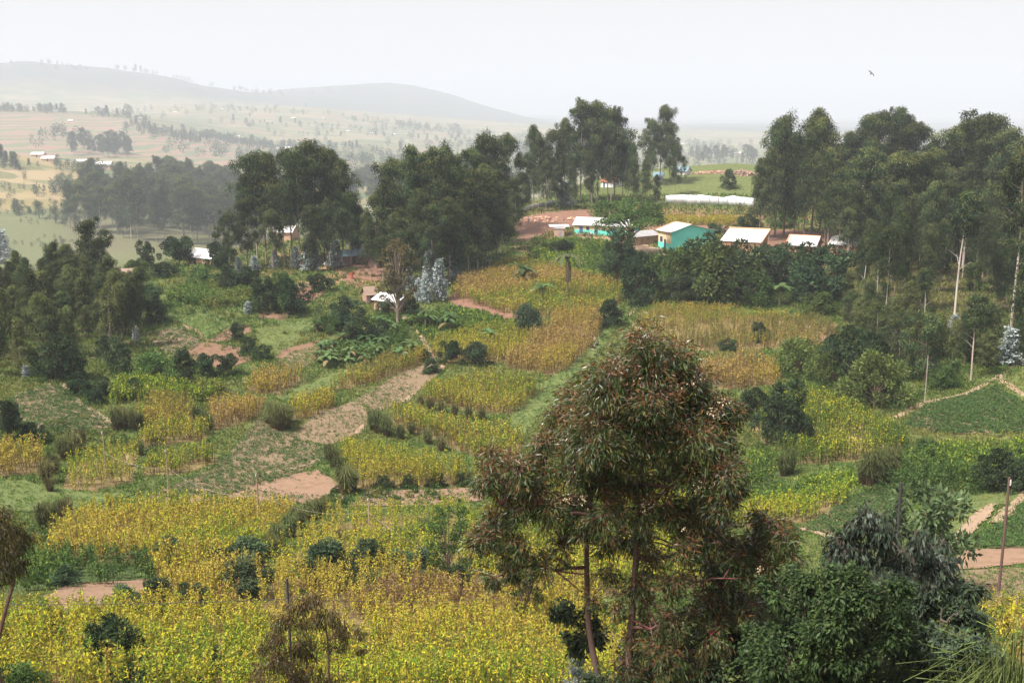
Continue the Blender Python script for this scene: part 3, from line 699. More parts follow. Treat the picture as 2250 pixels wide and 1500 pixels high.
def scrub():
    """low leafy undergrowth along the banks and at the feet of the woods"""
    acc = Acc()
    for px, n, hh in [([(230,880),(300,760),(340,690),(480,640),(620,640),(720,680),(860,640),(930,690),(860,800),(640,820),(480,840),(330,890)], 170, 1.0), ([(0,850),(100,830),(300,790),(330,690),(420,610),(600,600),(560,660),(350,720),(330,800),(200,860)], 130, 1.1),
                      ([(480,600),(700,610),(900,640),(1000,640),(1120,570),(1150,545),(900,600),(600,585)], 150, 1.2), ([(1180,560),(1420,560),(1480,640),(1700,680),(1850,690),(1850,640),(1700,620),(1500,560)], 150, 1.2), ([(1730,830),(1900,900),(2000,880),(2150,830),(2250,780),(2250,740),(1950,740),(1830,700)], 190, 1.3),
                      ([(0,960),(150,900),(260,950),(330,900),(300,860),(480,860),(470,900),(320,1000),(130,1010),(0,1000)], 90, .9), ([(700,1110),(1020,1110),(1010,1080),(700,1090)], 40, .7), ([(1280,760),(1340,700),(1460,700),(1350,790),(1260,860)], 60, .8), ([(1500,790),(1720,780),(1800,800),(1640,860),(1540,880)], 60, .9),
                      ([(1890,1090),(2240,1085),(2240,1060),(1900,1050)], 50, .8), ([(60,1240),(130,1160),(140,1110),(90,1110)], 30, .7), ([(560,1300),(700,1180),(1000,1150),(1050,1300),(900,1320)], 60, .8), ([(1150,1200),(1600,1120),(1800,1180),(1700,1300),(1300,1400)], 110, .9)]:
        P = world_poly(px); lo, hi = P.min(0), P.max(0); k = 0
        q = rng.uniform(lo, hi, (n*5, 2)); q = q[in_poly(P, q[:, 0], q[:, 1])][:n]
        for x, y in q:
            h_ = hh*rng.uniform(.35, 1.25); w_ = h_*rng.uniform(.5, 1.1); m = 70
            d = norm(rng.normal(0, 1, (m, 3))+np.array([0, 0, .3])); d[:, 2] = np.abs(d[:, 2]); r_ = rng.random(m)**.5
            p = np.column_stack([x+d[:, 0]*r_*w_, y+d[:, 1]*r_*w_, Z(x, y)+d[:, 2]*r_*h_])
            pal = 'deep' if rng.random() < .62 else ('green' if rng.random() < .6 else 'olive')
            leaf_cards(acc, p, d+rng.normal(0, .5, (m, 3)), d+rng.normal(0, .4, (m, 3)), .24*rng.uniform(.6, 1.4, m), .12, pick(pal, m)*rng.uniform(.6, 1.1))
    tag(link('undergrowth', acc.mesh('undergrowth', M['crop'])), kind='stuff')
scrub()
# ------------------------------------------------------------------ plant prototypes
def vec(n, r): return norm(r.normal(0, 1, (n, 3)))
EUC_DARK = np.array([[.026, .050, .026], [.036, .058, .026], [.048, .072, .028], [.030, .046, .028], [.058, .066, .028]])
EUC_LIT = np.array([[.110, .135, .042], [.13, .122, .045], [.095, .128, .042]])  # sunlit crown tops, painted into the leaf colour
def lobe(acc, r, c, R, n, L, W, base, tip, sq=1.1, litf=.35, hang=.9, up=.7):
    d = norm(r.normal(0, 1, (n, 3))+np.array([0, 0, up])); q = r.random(n)**.45
    P = c+d*q[:, None]*np.array([R, R, R*sq])
    ax = d*.55+np.array([0, 0, -hang])+r.normal(0, .35, (n, 3))
    nr = d+r.normal(0, .32, (n, 3))
    hue = r.uniform(.62, 1.45)
    K = base[r.integers(0, len(base), n)]*hue*r.uniform(.75, 1.25, (n, 1))
    tp = (d[:, 2] > .45) & (q > .8) & (r.random(n) < litf*2)  # upper outer leaves get the lighter colour, imitating light from above
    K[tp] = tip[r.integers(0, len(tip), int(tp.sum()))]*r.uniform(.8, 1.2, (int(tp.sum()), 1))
    leaf_cards(acc, P, ax, nr, L*r.uniform(.7, 1.4, n), W*r.uniform(.7, 1.3, n), K)
def eucalyptus(seed, H, start, spread, nl, leaves, shape='billow', trunkc=(.30, .25, .20), bare=0, L=.5, litf=.3, base=EUC_DARK, tip=EUC_LIT, name='eucalyptus_tree', cat='tree', fork=False, R0=.105):
    r = np.random.default_rng(seed); T = Acc(); K = Acc()
    n = 9; t = np.linspace(0, .97, n); bend = np.cumsum(r.normal(0, .006*H, (n, 2)), 0)*t[:, None]
    tp = np.column_stack([bend, t*H]); tr = .0085*H*(1-t*.85)+.02
    tp[0, 2] = -.6
    tc = np.array(trunkc)*r.uniform(.8, 1.15, (n, 1))
    tube(T, tp, tr, tc)
    top = tp[-1]
    g = 2.399963
    hs = np.sort(start+(1-start)*(np.arange(nl)+r.random(nl)*.6)/nl)
    for k, h in enumerate(hs):
        s = (h-start)/(1-start)
        if shape == 'billow': w_ = spread*(.55+.75*math.sin(PI*min(1, s*.85+.12)))*(1 if s < .8 else .75)
        elif shape == 'spire': w_ = spread*(1.05-.8*s)*(.55+.45*min(1, s*4+.3))
        elif shape == 'dome': w_ = spread*math.sqrt(max(.05, 1-s*s))
        else: w_ = spread*(.5+.5*math.sin(PI*min(1, .15+s*.8)))
        a = k*g+r.normal(0, .5); hh = min(h, .95)*H
        o = np.array([np.interp(hh, tp[:, 2], tp[:, 0]), np.interp(hh, tp[:, 2], tp[:, 1]), hh-w_*H*.55])
        rad = w_*H*r.uniform(.45, 1.05)
        e = np.array([o[0]+math.cos(a)*rad, o[1]+math.sin(a)*rad, hh+r.normal(0, .015*H)])
        lp = bez(o, (o+e)/2+np.array([0, 0, -.05*H*w_]), e, 5)
        tube(T, lp, np.linspace(.0032*H, .0012*H, 5)+.01, np.array(trunkc)*.9, n=4)
        R = R0*H*r.uniform(.65, 1.25)*(.8 if s > .85 else 1)
        nn = int(leaves/nl)
        lobe(K, r, e, R, int(nn*.65), L, L*.3, base, tip, sq=1.1, litf=litf)
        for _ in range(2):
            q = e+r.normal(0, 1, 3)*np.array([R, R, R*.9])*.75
            lobe(K, r, q, R*.55, int(nn*.18), L, L*.3, base, tip, sq=1.2, litf=litf)
    lobe(K, r, top+np.array([0, 0, -.02*H]), R0*.7*H, int(leaves/nl), L, L*.3, base, tip, sq=1.4, litf=litf)
    if bare:                                                        # a few dead side limbs on a bare bole
        for k in range(bare):
            h = r.uniform(.35, .65)*H; a = r.uniform(0, 6.28); o = np.array([0, 0, h])
            e = o+np.array([math.cos(a), math.sin(a), .8])*H*.09
            tube(T, bez(o, (o+e)/2, e, 4), np.linspace(.05, .02, 4)*H/20, np.array(trunkc), n=4)
    return dict(name=name, cat=cat, h=H*1.0, parts=[('trunk', T.mesh('trunk', M['bark'], True)), ('crown', K.mesh('crown', M['leaf']))])
PALEB = (.42, .36, .30); BROWNB = (.20, .14, .10); GREYB = (.28, .23, .19)
PE = [eucalyptus(1, 25, .34, .17, 15, 11000, 'billow', GREYB, L=.62), eucalyptus(2, 25, .42, .19, 14, 11000, 'billow', GREYB, L=.62, litf=.5),
      eucalyptus(3, 25, .32, .13, 15, 10000, 'spire', GREYB, L=.6), eucalyptus(4, 25, .26, .11, 16, 10000, 'spire', BROWNB, L=.6, litf=.2),
      eucalyptus(5, 25, .50, .15, 12, 9000, 'billow', PALEB, L=.6, litf=.2), eucalyptus(6, 25, .30, .15, 16, 11000, 'mid', BROWNB, L=.62, litf=.45)]
PBARE = [eucalyptus(11, 22, .70, .10, 12, 5000, 'dome', (.50, .44, .38), bare=3, L=.5, R0=.065), eucalyptus(12, 22, .60, .10, 14, 5500, 'mid', (.45, .36, .30), bare=4, L=.5, R0=.06)]
YB = np.array([[.085, .105, .040], [.10, .12, .045], [.075, .095, .040], [.12, .125, .05]])
PYOUNG = [eucalyptus(21, 10, .14, .17, 16, 6500, 'spire', GREYB, L=.36, base=YB, litf=.5, name='young_eucalyptus', R0=.095),
          eucalyptus(22, 10, .25, .16, 14, 6000, 'mid', GREYB, L=.36, base=YB, litf=.6, name='young_eucalyptus', R0=.10),
          eucalyptus(23, 10, .10, .2, 16, 6500, 'billow', BROWNB, L=.36, base=EUC_DARK*1.2, litf=.4, name='young_eucalyptus', R0=.10)]
def light(ps, name): return [dict(name=name, cat=p['cat'], h=p['h'], parts=p['parts']) for p in ps]
def broadleaf(seed, H, W, nl, leaves, base, L=.3, trunk=.2, name='dark_shrub', flat=.8, m='shrub', low=.12, cat='shrub', cR=.3, sprays=False, tc=BROWNB, mul=1):
    """a bushy crown of leafy lumps on short forked limbs"""
    r = np.random.default_rng(seed); T = Acc(); K = Acc(); base = np.array(base)
    tube(T, [[0, 0, -.3], [0, 0, trunk*H*.5], [r.normal(0, .05*H), r.normal(0, .05*H), max(trunk, .3)*H]], [.015*H+.025, .012*H+.02, .007*H+.015], np.array(tc))
    for k in range(nl):
        s = (k+r.random())/nl; a = k*2.39996+r.normal(0, .4)
        h = H*(low+(1-low-.12)*s); w_ = W*math.sqrt(max(.05, 1-((s-.35)/.72)**2))*r.uniform(.25, 1.22)
        e = np.array([math.cos(a)*w_, math.sin(a)*w_, h])
        tube(T, bez([0, 0, min(h*.5, trunk*H)], [e[0]*.3, e[1]*.3, h*.75], e, 5), np.linspace(.0055*H, .002*H, 5)+.008, np.array(tc), n=4)
        R = cR*W*r.uniform(.5, 1.4); n = int(leaves/nl*(R/(cR*W))**1.3)
        d = norm(r.normal(0, 1, (n, 3))+np.array([0, 0, .35])); q = r.random(n)**.4
        P = e+d*q[:, None]*np.array([R, R, R*flat])
        if sprays: P[:, 2] = e[2]+np.round((P[:, 2]-e[2])/(R*.45))*R*.45+r.normal(0, R*.05, n)
        ax = d*1.0+np.array([0, 0, -.15])+r.normal(0, .45, (n, 3)); nr = np.array([0, 0, .5])+d*.9+r.normal(0, .35, (n, 3))
        hue = r.uniform(.65, 1.3); C_ = base[r.integers(0, len(base), n)]*hue*r.uniform(.75, 1.3, (n, 1))
        leaf_cards(K, P, ax, nr, L*r.uniform(.7, 1.4, n), L*.5*r.uniform(.7, 1.3, n), C_)
    return dict(name=name, cat=cat, h=H, parts=[('trunk', T.mesh('trunk', M['bark'], True)), ('crown', K.mesh('crown', M[m]))])
BG = [(.040, .070, .034), (.052, .082, .036), (.034, .056, .032), (.070, .10, .040)]
GG = [(.060, .10, .030), (.080, .12, .034), (.050, .085, .028), (.10, .14, .038)]
BLG = [(.060, .095, .050), (.078, .115, .056), (.052, .082, .046), (.095, .135, .066)]
PBUSH = [broadleaf(31, 5, 2.6, 22, 5000, BG, .34), broadleaf(32, 5, 2.2, 18, 4500, BG, .32, flat=1), broadleaf(33, 5, 3.0, 24, 5500, GG, .34), broadleaf(34, 5, 2.0, 18, 4200, BG, .30, trunk=.35, low=.3)]
PFEATH = [broadleaf(41, 4, 1.7, 20, 4200, BLG, .26, name='feathery_shrub', sprays=True, flat=.7), broadleaf(42, 4, 1.4, 18, 3800, BLG, .25, name='feathery_shrub', sprays=True, trunk=.4, low=.25), broadleaf(43, 4, 2.0, 20, 4200, BLG, .27, name='feathery_shrub', sprays=True, flat=.55)]
PROUND = [broadleaf(51, 4, 1.35, 24, 5500, [(.055, .09, .05), (.05, .08, .045), (.07, .105, .055)], .22, name='round_bush', flat=1.1, trunk=.3, low=.3, cR=.42)]
PUMB = broadleaf(61, 13, 5.6, 34, 11000, GG, .42, trunk=.5, name='umbrella_tree', flat=.55, low=.55, cat='tree', cR=.27)
PUMB2 = broadleaf(62, 13, 4.0, 40, 12000, BG, .42, trunk=.4, name='umbrella_tree', flat=.8, low=.3, cat='tree', cR=.3)
PTHIN = broadleaf(63, 8, 2.0, 20, 3600, GG, .24, trunk=.45, name='thin_tree', flat=.6, low=.3, cat='tree', cR=.3, sprays=True)
PGREV = broadleaf(64, 17, 2.8, 50, 6500, [(.105, .095, .045), (.12, .105, .05), (.09, .085, .04), (.13, .095, .045)],   .36, trunk=.6, name='brown_tree', flat=.5, low=.3, cat='tree', cR=.26, tc=(.33, .26, .21))
def silver(seed, H=5):
    r = np.random.default_rng(seed); T = Acc(); K = Acc(); base = np.array([(.44, .49, .48), (.30, .36, .35), (.52, .56, .55), (.14, .19, .17)])
    tube(T, [[0, 0, -.3], [0, 0, H*.5], [0, 0, H*.9]], [.06, .04, .02], np.array(GREYB))
    for k in range(46):
        s = k/46; h = H*(.1+.86*s); a = k*2.39996; w_ = .24*H*(1-s)**.75*r.uniform(.75, 1.1)*r.choice([.6, .9, 1.25])+.03*H
        o = np.array([0, 0, h-.06*H]); e = np.array([math.cos(a)*w_, math.sin(a)*w_, h])
        tube(T, [o, (o+e)/2, e], [.02, .014, .008], np.array(GREYB), n=4)
        n = 90; t = r.random(n)**.7; P = o+(e-o)*t[:, None]+r.normal(0, .028*H, (n, 3))
        ax = np.array([math.cos(a), math.sin(a), .15])+r.normal(0, .7, (n, 3)); nr = np.array([0, 0, 1.])+r.normal(0, .4, (n, 3))
        leaf_cards(K, P, ax, nr, .26*r.uniform(.7, 1.3, n), .17*r.uniform(.7, 1.3, n), base[r.integers(0, 4, n)]*r.uniform(.8, 1.2, (n, 1)))
    return dict(name='silver_eucalyptus', cat='tree', h=H, parts=[('trunk', T.mesh('trunk', M['bark'], True)), ('crown', K.mesh('crown', M['silver']))])
PSILV = [silver(71), silver(72)]
def banana(seed, H=5):
    r = np.random.default_rng(seed); T = Acc(); K = Acc()
    for st in range(2 if seed % 2 else 1):
        ox = np.array([st*.7, st*.4, 0]); hh = H*(.5 if st == 0 else .35)
        tube(T, [ox+[0, 0, -.3], ox+[0, 0, hh*.5], ox+[.05, 0, hh]], [.20, .16, .11], np.array((.20, .17, .09)))
        for k in range(9 if st == 0 else 6):
            a = k*2.4+r.normal(0, .25)+st; up = r.uniform(.15, 1.15); Ln = H*.52*r.uniform(.8, 1.1)
            d = np.array([math.cos(a), math.sin(a), 0]); p0 = ox+np.array([0, 0, hh]); m = 8
            p1 = p0+d*Ln*.45*math.cos(up)+np.array([0, 0, Ln*.7*math.sin(up)+.3]); p2 = p0+d*Ln*.95+np.array([0, 0, Ln*(math.sin(up)*.75-.35)])
            c = bez(p0, p1, p2, m); sd = np.array([-d[1], d[0], 0])
            w_ = np.array([.05, .2, .32, .36, .36, .32, .24, .06])*H/5*1.1; V = []
            for i in range(m):
                V += [c[i]+sd*w_[i]+[0, 0, -.10*w_[i]-.04*r.random()], c[i]+[0, 0, .04], c[i]-sd*w_[i]+[0, 0, -.10*w_[i]-.04*r.random()]]
            Q = [[3*i+j, 3*i+j+1, 3*i+j+4, 3*i+j+3] for i in range(m-1) for j in (0, 1)]
            dead = up < .25 and r.random() < .6
            K.add(V, Q, np.array((.17, .13, .06) if dead else (.085, .135, .05))*r.uniform(.7, 1.3))
    return dict(name='banana_plant', cat='plant', h=H, parts=[('trunk', T.mesh('trunk', M['bark'], True)), ('leaves', K.mesh('leaves', M['shrub']))])
PBAN = [banana(81), banana(82), banana(83)]
def dead_palm():
    T = Acc(); K = Acc(); r = np.random.default_rng(9)
    tube(T, [[0, 0, -.3], [0, 0, 3], [.1, 0, 5.2]], [.10, .08, .06], np.array((.15, .125, .085)))
    for k in range(8):
        a = k*.8+r.normal(0, .2); d = np.array([math.cos(a), math.sin(a), 0]); c = bez([.1, 0, 5.1], np.array([.1, 0, 6.3])+d*.9, np.array([.1, 0, 4.6])+d*2.2, 7); sd = np.array([-d[1], d[0], 0]); V = []
        for i in range(7): V += [c[i]+sd*.16, c[i]+[0, 0, .03], c[i]-sd*.16]
        K.add(V, [[3*i+j, 3*i+j+1, 3*i+j+4, 3*i+j+3] for i in range(6) for j in (0, 1)], np.array((.12, .13, .07)))
    for k in range(5):
        a = r.uniform(0, 6.28); d = np.array([math.cos(a), math.sin(a), 0]); c = bez([.1, 0, 5.0], np.array([.1, 0, 4.9])+d*.6, np.array([.1, 0, 2.6])+d*.5, 6); sd = np.array([-d[1], d[0], 0]); V = []
        for i in range(6): V += [c[i]+sd*.13, c[i]+d*.05, c[i]-sd*.13]
        K.add(V, [[3*i+j, 3*i+j+1, 3*i+j+4, 3*i+j+3] for i in range(5) for j in (0, 1)], np.array((.15, .12, .07)))
    return dict(name='banana_plant', cat='plant', h=6, parts=[('trunk', T.mesh('trunk', M['bark'], True)), ('leaves', K.mesh('leaves', M['shrub']))])
PDEAD = dead_palm()
def napier(seed, brown=.5, H=3.0, bw=1.0, nb=460):
    r = np.random.default_rng(seed); K = Acc(); n = nb
    a = r.uniform(0, 2*PI, n); d = np.stack([np.cos(a), np.sin(a), np.zeros(n)], 1); rad = r.random(n)**.5*.42
    b = d*rad[:, None]+np.array([0, 0, -.15]); h = H*r.uniform(.45, 1.05, n)**1.0*(1-.25*rad/.6); out = r.uniform(.02, .5, n)+rad*.7*r.random(n)
    up = np.array([0, 0, 1.]); sdv = norm(np.cross(d, up)+r.normal(0, .5, (n, 3)))
    p1 = b+d*(out*.3)[:, None]+up*(h*.55)[:, None]; p2 = b+d*(out*1.0)[:, None]+up*(h)[:, None]; p3 = b+d*(out*2.0)[:, None]+up*(h*r.uniform(.8, 1.0, n))[:, None]
    w_ = bw*r.uniform(.016, .03, n)[:, None]
    cb = np.array((.15, .085, .05)); cg = np.array((.075, .11, .036)); cm = cb*brown+cg*(1-brown); ct = cg*(1-.35*brown)+cb*.35*brown
    V = np.stack([b-sdv*w_*.5, b+sdv*w_*.5, p1-sdv*w_, p1+sdv*w_, p2-sdv*w_*.8, p2+sdv*w_*.8, p3-sdv*.006, p3+sdv*.006], 1)
    i = np.arange(n)[:, None]*8; Q = np.concatenate([i+np.array([[0, 1, 3, 2]]), i+np.array([[2, 3, 5, 4]]), i+np.array([[4, 5, 7, 6]])])
    col = np.stack([cb, cb, cm, cm, ct, ct, ct*1.6, ct*1.7], 0)[None]*r.uniform(.7, 1.35, (n, 1, 1))
    K.add(V.reshape(-1, 3), Q, col.reshape(-1, 3))
    return dict(name='grass_tussock', cat='tall grass', h=H, parts=[('blades', K.mesh('blades', M['shrub']))])
PNEAR = napier(94, .15, bw=.38, nb=520)
PNAP = [napier(91, .75), napier(92, .5), napier(93, .25)]
# small trees of the far hills: one mesh each
def far_tree(seed, H, tall):
    r = np.random.default_rng(seed); K = Acc()
    tube(K, [[0, 0, -1.5], [0, 0, H*.5], [0, 0, H*.9]], [.02*H, .014*H, .006*H], np.array(GREYB))
    for k in range(14 if tall else 10):
        s = (k+.5)/(14 if tall else 10); a = k*2.4; w_ = H*(.10 if tall else .24)*(1.15-s*.7)*r.uniform(.3, 1.1)
        c = np.array([math.cos(a)*w_, math.sin(a)*w_, H*((.3 if tall else .22)+(.66 if tall else .62)*s)])
        lobe(K, r, c, H*(.10 if tall else .16), 130, H*.045, H*.024, np.array(BG), np.array(BG)*1.3, sq=1.1)
    return dict(name='far_tree', cat='tree', h=H, mesh=K.mesh('far_tree', M['leaf']))
PFAR = [far_tree(101, 15, True), far_tree(102, 9, False), far_tree(103, 9, False), far_tree(104, 16, True)]
# ------------------------------------------------------------------ buildings
def roof_mat(name, c, rust=.15):
    m, n, l, out = mat(name)
    p = n.new('ShaderNodeBsdfPrincipled'); p.inputs['Roughness'].default_value = .42; p.inputs['Metallic'].default_value = .15
    tc = n.new('ShaderNodeTexCoord'); wv = n.new('ShaderNodeTexWave'); wv.inputs['Scale'].default_value = 4.2
    l.new(tc.outputs['Object'], wv.inputs['Vector'])
    mp = n.new('ShaderNodeMapping'); mp.inputs['Scale'].default_value = (3.5, .35, .35); l.new(tc.outputs['Object'], mp.inputs[0])
    nz = n.new('ShaderNodeTexNoise'); nz.inputs['Scale'].default_value = 1; nz.inputs['Detail'].default_value = 6; l.new(mp.outputs[0], nz.inputs['Vector'])
    cr = n.new('ShaderNodeValToRGB'); e = cr.color_ramp.elements
    e[0].position = .3; e[0].color = (c[0]*(1-rust), c[1]*(1-rust*1.5), c[2]*(1-rust*2), 1); e[1].position = .6; e[1].color = (*c, 1)
    l.new(nz.outputs[0], cr.inputs[0]); l.new(cr.outputs[0], p.inputs['Base Color'])
    b = n.new('ShaderNodeBump'); b.inputs['Strength'].default_value = .5; b.inputs['Distance'].default_value = .04
    l.new(wv.outputs[0], b.inputs['Height']); l.new(b.outputs[0], p.inputs['Normal']); l.new(p.outputs[0], out.inputs[0])
    return m
ROOF = dict(white=roof_mat('white_tin', (.78, .79, .80), .2), grey=roof_mat('grey_tin', (.42, .42, .43), .2), blue=roof_mat('blue_tin', (.20, .33, .40), .15), orange=roof_mat('orange_sheet', (.60, .22, .12), .1), thatch=noise_mat('thatch', (.20, .14, .10), (.30, .22, .16), 4, 1, .8))
def box(acc, x0, x1, y0, y1, z0, z1, c, bottom=False):
    v = np.array([(x0, y0, z0), (x1, y0, z0), (x1, y1, z0), (x0, y1, z0), (x0, y0, z1), (x1, y0, z1), (x1, y1, z1), (x0, y1, z1)], float)
    for f in ((0, 1, 5, 4), (1, 2, 6, 5), (2, 3, 7, 6), (3, 0, 4, 7), (4, 5, 6, 7), (3, 2, 1, 0)):
        acc.add(v[list(f)], [[0, 1, 2, 3]], np.array(c, float))
def slab(acc, a, b, c, d, th, col):
    """sheet a-b-c-d given thickness th upwards"""
    q = np.array([a, b, c, d], float); n = np.cross(q[1]-q[0], q[3]-q[0]); n = n/np.linalg.norm(n)
    if n[2] < 0: n = -n
    t = q+n*th; V = np.concatenate([q, t])
    for f in ((3, 2, 1, 0), (4, 5, 6, 7), (0, 1, 5, 4), (1, 2, 6, 5), (2, 3, 7, 6), (3, 0, 4, 7)):
        acc.add(V[list(f)], [[0, 1, 2, 3]], np.array(col, float))
CREAM, TURQ, MUD, BRICK = (.74, .58, .36), (.16, .70, .58), (.47, .31, .21), (.46, .24, .14)
def house(name, label, pl, pr, D, H, roof='gable', rise=1.2, ridge=.5, wall=MUD, band=None, bandz=1.15, rm='white', over=.35, openings=(), verge=None, cat='house', group=None, flip=False, zadd=0.0, found=1.6):
    """pl, pr: ground points of the front wall's left and right corner; front faces -y, depth goes back"""
    d = pr-pl; L = math.hypot(d.x, d.y); yaw = math.atan2(d.y, d.x)
    z = (pl.z+pr.z)/2+zadd
    root = thing(name, (pl.x, pl.y, z), label, cat, group, yaw)
    A = Acc(); w_ = wall; bd = band or wall
    zs = [(-found, bandz, bd), (bandz, H, w_)] if band else [(-found, H, w_)]
    cs = [(0, 0), (L, 0), (L, D), (0, D)]
    for z0, z1, c in zs:
        for i in range(4):
            (x0, y0), (x1, y1) = cs[i], cs[(i+1) % 4]
            cc = c
            if band and i == 1: cc = band                            # the side wall is one colour
            A.add([(x0, y0, z0), (x1, y1, z0), (x1, y1, z1), (x0, y0, z1)], [[0, 1, 2, 3]], np.array(cc))
    R = Acc(); yr = D*ridge; o = over; side = band or wall
    if roof == 'gable':
        for x, sgn in ((0, -1), (L, 1)):
            A.add([(x, 0, H), (x, D, H), (x, yr, H+rise), (x, yr*.5, H+rise*.5)], [[0, 1, 2, 3]], np.array(side if sgn > 0 else w_))
        s1 = rise/yr; s2 = rise/(D-yr)
        slab(R, (-o, -o, H-o*s1+.02), (L+o, -o, H-o*s1+.02), (L+o, yr, H+rise+.02), (-o, yr, H+rise+.02), .06, (1, 1, 1))
        slab(R, (-o, yr+.01, H+rise+.02), (L+o, yr+.01, H+rise+.02), (L+o, D+o, H-o*s2+.02), (-o, D+o, H-o*s2+.02), .06, (1, 1, 1))
    else:
        for x in (0, L):
            A.add([(x, 0, H), (x, D, H), (x, D, H+rise), (x, D*.5, H+rise*.5)], [[0, 1, 2, 3]], np.array(side))
        A.add([(0, D, H), (L, D, H), (L, D, H+rise), (0, D, H+rise)], [[0, 1, 2, 3]], np.array(w_))
        s1 = rise/D
        slab(R, (-o, -o, H-o*s1+.02), (L+o, -o, H-o*s1+.02), (L+o, D+o*.3, H+rise+o*.3*s1+.02), (-o, D+o*.3, H+rise+o*.3*s1+.02), .06, (1, 1, 1))
    link('wall', A.mesh('wall', M['paint']), root)
    link('roof', R.mesh('roof', ROOF[rm]), root)
    if verge:                                                       # brick coping along the top and the right edge
        Vg = Acc()
        if roof == 'mono':
            box(Vg, -o-.05, L+o+.25, D+o*.35, D+o*.35+.35, H+rise-.6, H+rise+.42, verge)
            slab(Vg, (L+o+.02, -o, H-.3), (L+o+.30, -o, H-.3), (L+o+.30, D+o*.3, H+rise-.2), (L+o+.02, D+o*.3, H+rise-.2), .45, verge)
        else:
            slab(Vg, (-o-.3, -o, H-o*s1-.02), (-o-.02, -o, H-o*s1-.02), (-o-.02, yr, H+rise-.02), (-o-.3, yr, H+rise-.02), .28, verge)
            slab(Vg, (-o-.3, yr+.02, H+rise+.0), (L+o, yr+.02, H+rise+.0), (L+o, yr+.45, H+rise-.12), (-o-.3, yr+.45, H+rise-.12), .28, verge)
        link('coping', Vg.mesh('coping', M['paint']), root)
    for kind, sd_, pos, wd, z0, hh, c in openings:
        B = Acc(); P = Acc()
        def bx(acc, x0, x1, q0, q1, a, b, c_):
            if sd_ == 'front': box(acc, x0, x1, -q1, -q0, a, b, c_)
            elif sd_ == 'right': box(acc, L+q0, L+q1, x0, x1, a, b, c_)
            else: box(acc, -q1, -q0, x0, x1, a, b, c_)
        if kind == 'door':
            bx(B, pos, pos+wd, .004, .06, z0, z0+hh, c); dr = link('door', B.mesh('door', M['paint']), root)
            bx(P, pos+wd*.82, pos+wd*.9, .061, .10, z0+hh*.48, z0+hh*.54, (.5, .5, .5)); link('handle', P.mesh('handle', M['paint']), dr)
        else:
            t = .09
            for a in ((pos, pos+wd, z0, z0+t), (pos, pos+wd, z0+hh-t, z0+hh), (pos, pos+t, z0+t, z0+hh-t), (pos+wd-t, pos+wd, z0+t, z0+hh-t), (pos+wd/2-.03, pos+wd/2+.03, z0+t, z0+hh-t)):
                bx(B, a[0], a[1], .004, .07, a[2], a[3], c)
            fr = link('window', B.mesh('window', M['paint']), root)
            bx(P, pos+t, pos+wd-t, .004, .03, z0+t, z0+hh-t, (.03, .04, .07)); link('pane', P.mesh('pane', M['paint']), fr)
    return root
BL = (.05, .12, .25); DK = (.05, .06, .09)
h = hit
house('painted_house', 'long cream and turquoise house with white tin roof behind the umbrella tree', h(1262, 512), h(1392, 522), 6.5, 2.5, 'gable', 1.5, .5, CREAM, TURQ, 1.25, 'white', .45,
      [('door', 'front', 1.3, .85, 0, 2.0, BL), ('window', 'front', 3.1, .75, 1.2, .8, DK), ('door', 'front', 5.2, .85, 0, 2.0, DK), ('window', 'front', 7.0, .75, 1.2, .8, DK), ('door', 'front', 10, .85, 0, 2.0, BL), ('window', 'front', 12, .75, 1.2, .8, DK)])
house('mud_house', 'low mud house with grey tin roof between the two turquoise houses', h(1392, 541), h(1446, 533), 4.2, 2.1, 'gable', .9, .55, MUD, None, 1, 'grey', .4,
      [('door', 'front', 2.4, .8, 0, 1.7, (.36, .22, .13)), ('window', 'front', .9, .3, 1.1, .35, DK), ('window', 'front', 4.6, .3, 1.1, .35, DK)])
house('painted_house', 'tall turquoise house with bare blue side wall and white roof with brick coping', h(1446, 543), h(1474, 551), 11.5, 4.2, 'gable', 1.5, .42, CREAM, TURQ, 1.5, 'white', .45,
      [('window', 'front', .9, 1.1, 1.6, 1.2, BL), ('door', 'front', 2.75, .8, 0, 2.3, DK)], verge=(.55, .34, .22))
house('brick_house', 'brick house with wide white corrugated roof sloping to the dark bushes', h(1584, 552), h(1668, 556), 8.5, 2.1, 'mono', 1.9, wall=BRICK, rm='white', over=.3, openings=[('window', 'right', 1.2, .7, .8, .8, DK)], verge=(.55, .33, .20), zadd=.3)
house('brick_house', 'small house with peaked white roof and orange edge right of the brick house', h(1732, 556), h(1790, 560), 6, 1.6, 'gable', 1.7, .5, BRICK, None, 1, 'white', .4, [('door', 'front', 2.2, .8, 0, 1.8, DK)], verge=(.60, .26, .13), zadd=.4)
house('brick_house', 'white-roofed house half hidden by eucalyptus trunks at the end of the village', h(1822, 560), h(1880, 566), 6, 2.2, 'gable', 1.5, .5, BRICK, None, 1, 'white', .4, [('door', 'front', 2.0, .8, 0, 1.8, DK)], zadd=.4)
house('mud_hut', 'small square mud hut with grey door in front of the timber shed', h(1217, 522), h(1239, 523), 2.4, 2.2, 'mono', .3, wall=MUD, rm='grey', over=.15, openings=[('door', 'front', 1.2, .6, 0, 1.7, (.25, .27, .33))])
house('mud_house', 'long mud house with blue tin roof below the wood', h(754, 583), h(808, 577), 4.5, 2.0, 'gable', 1.0, .5, (.36, .24, .18), None, 1, 'blue', .5, [('door', 'front', 2.2, .8, 0, 1.7, DK), ('window', 'front', 4.0, .4, 1, .4, DK)])
house('mud_hut', 'dull brown thatched hut right of the blue-roofed house', h(826, 590), h(852, 586), 3, 1.4, 'gable', 1.1, .5, (.34, .22, .17), None, 1, 'thatch', .4, [('door', 'front', 1.0, .7, 0, 1.2, DK)])
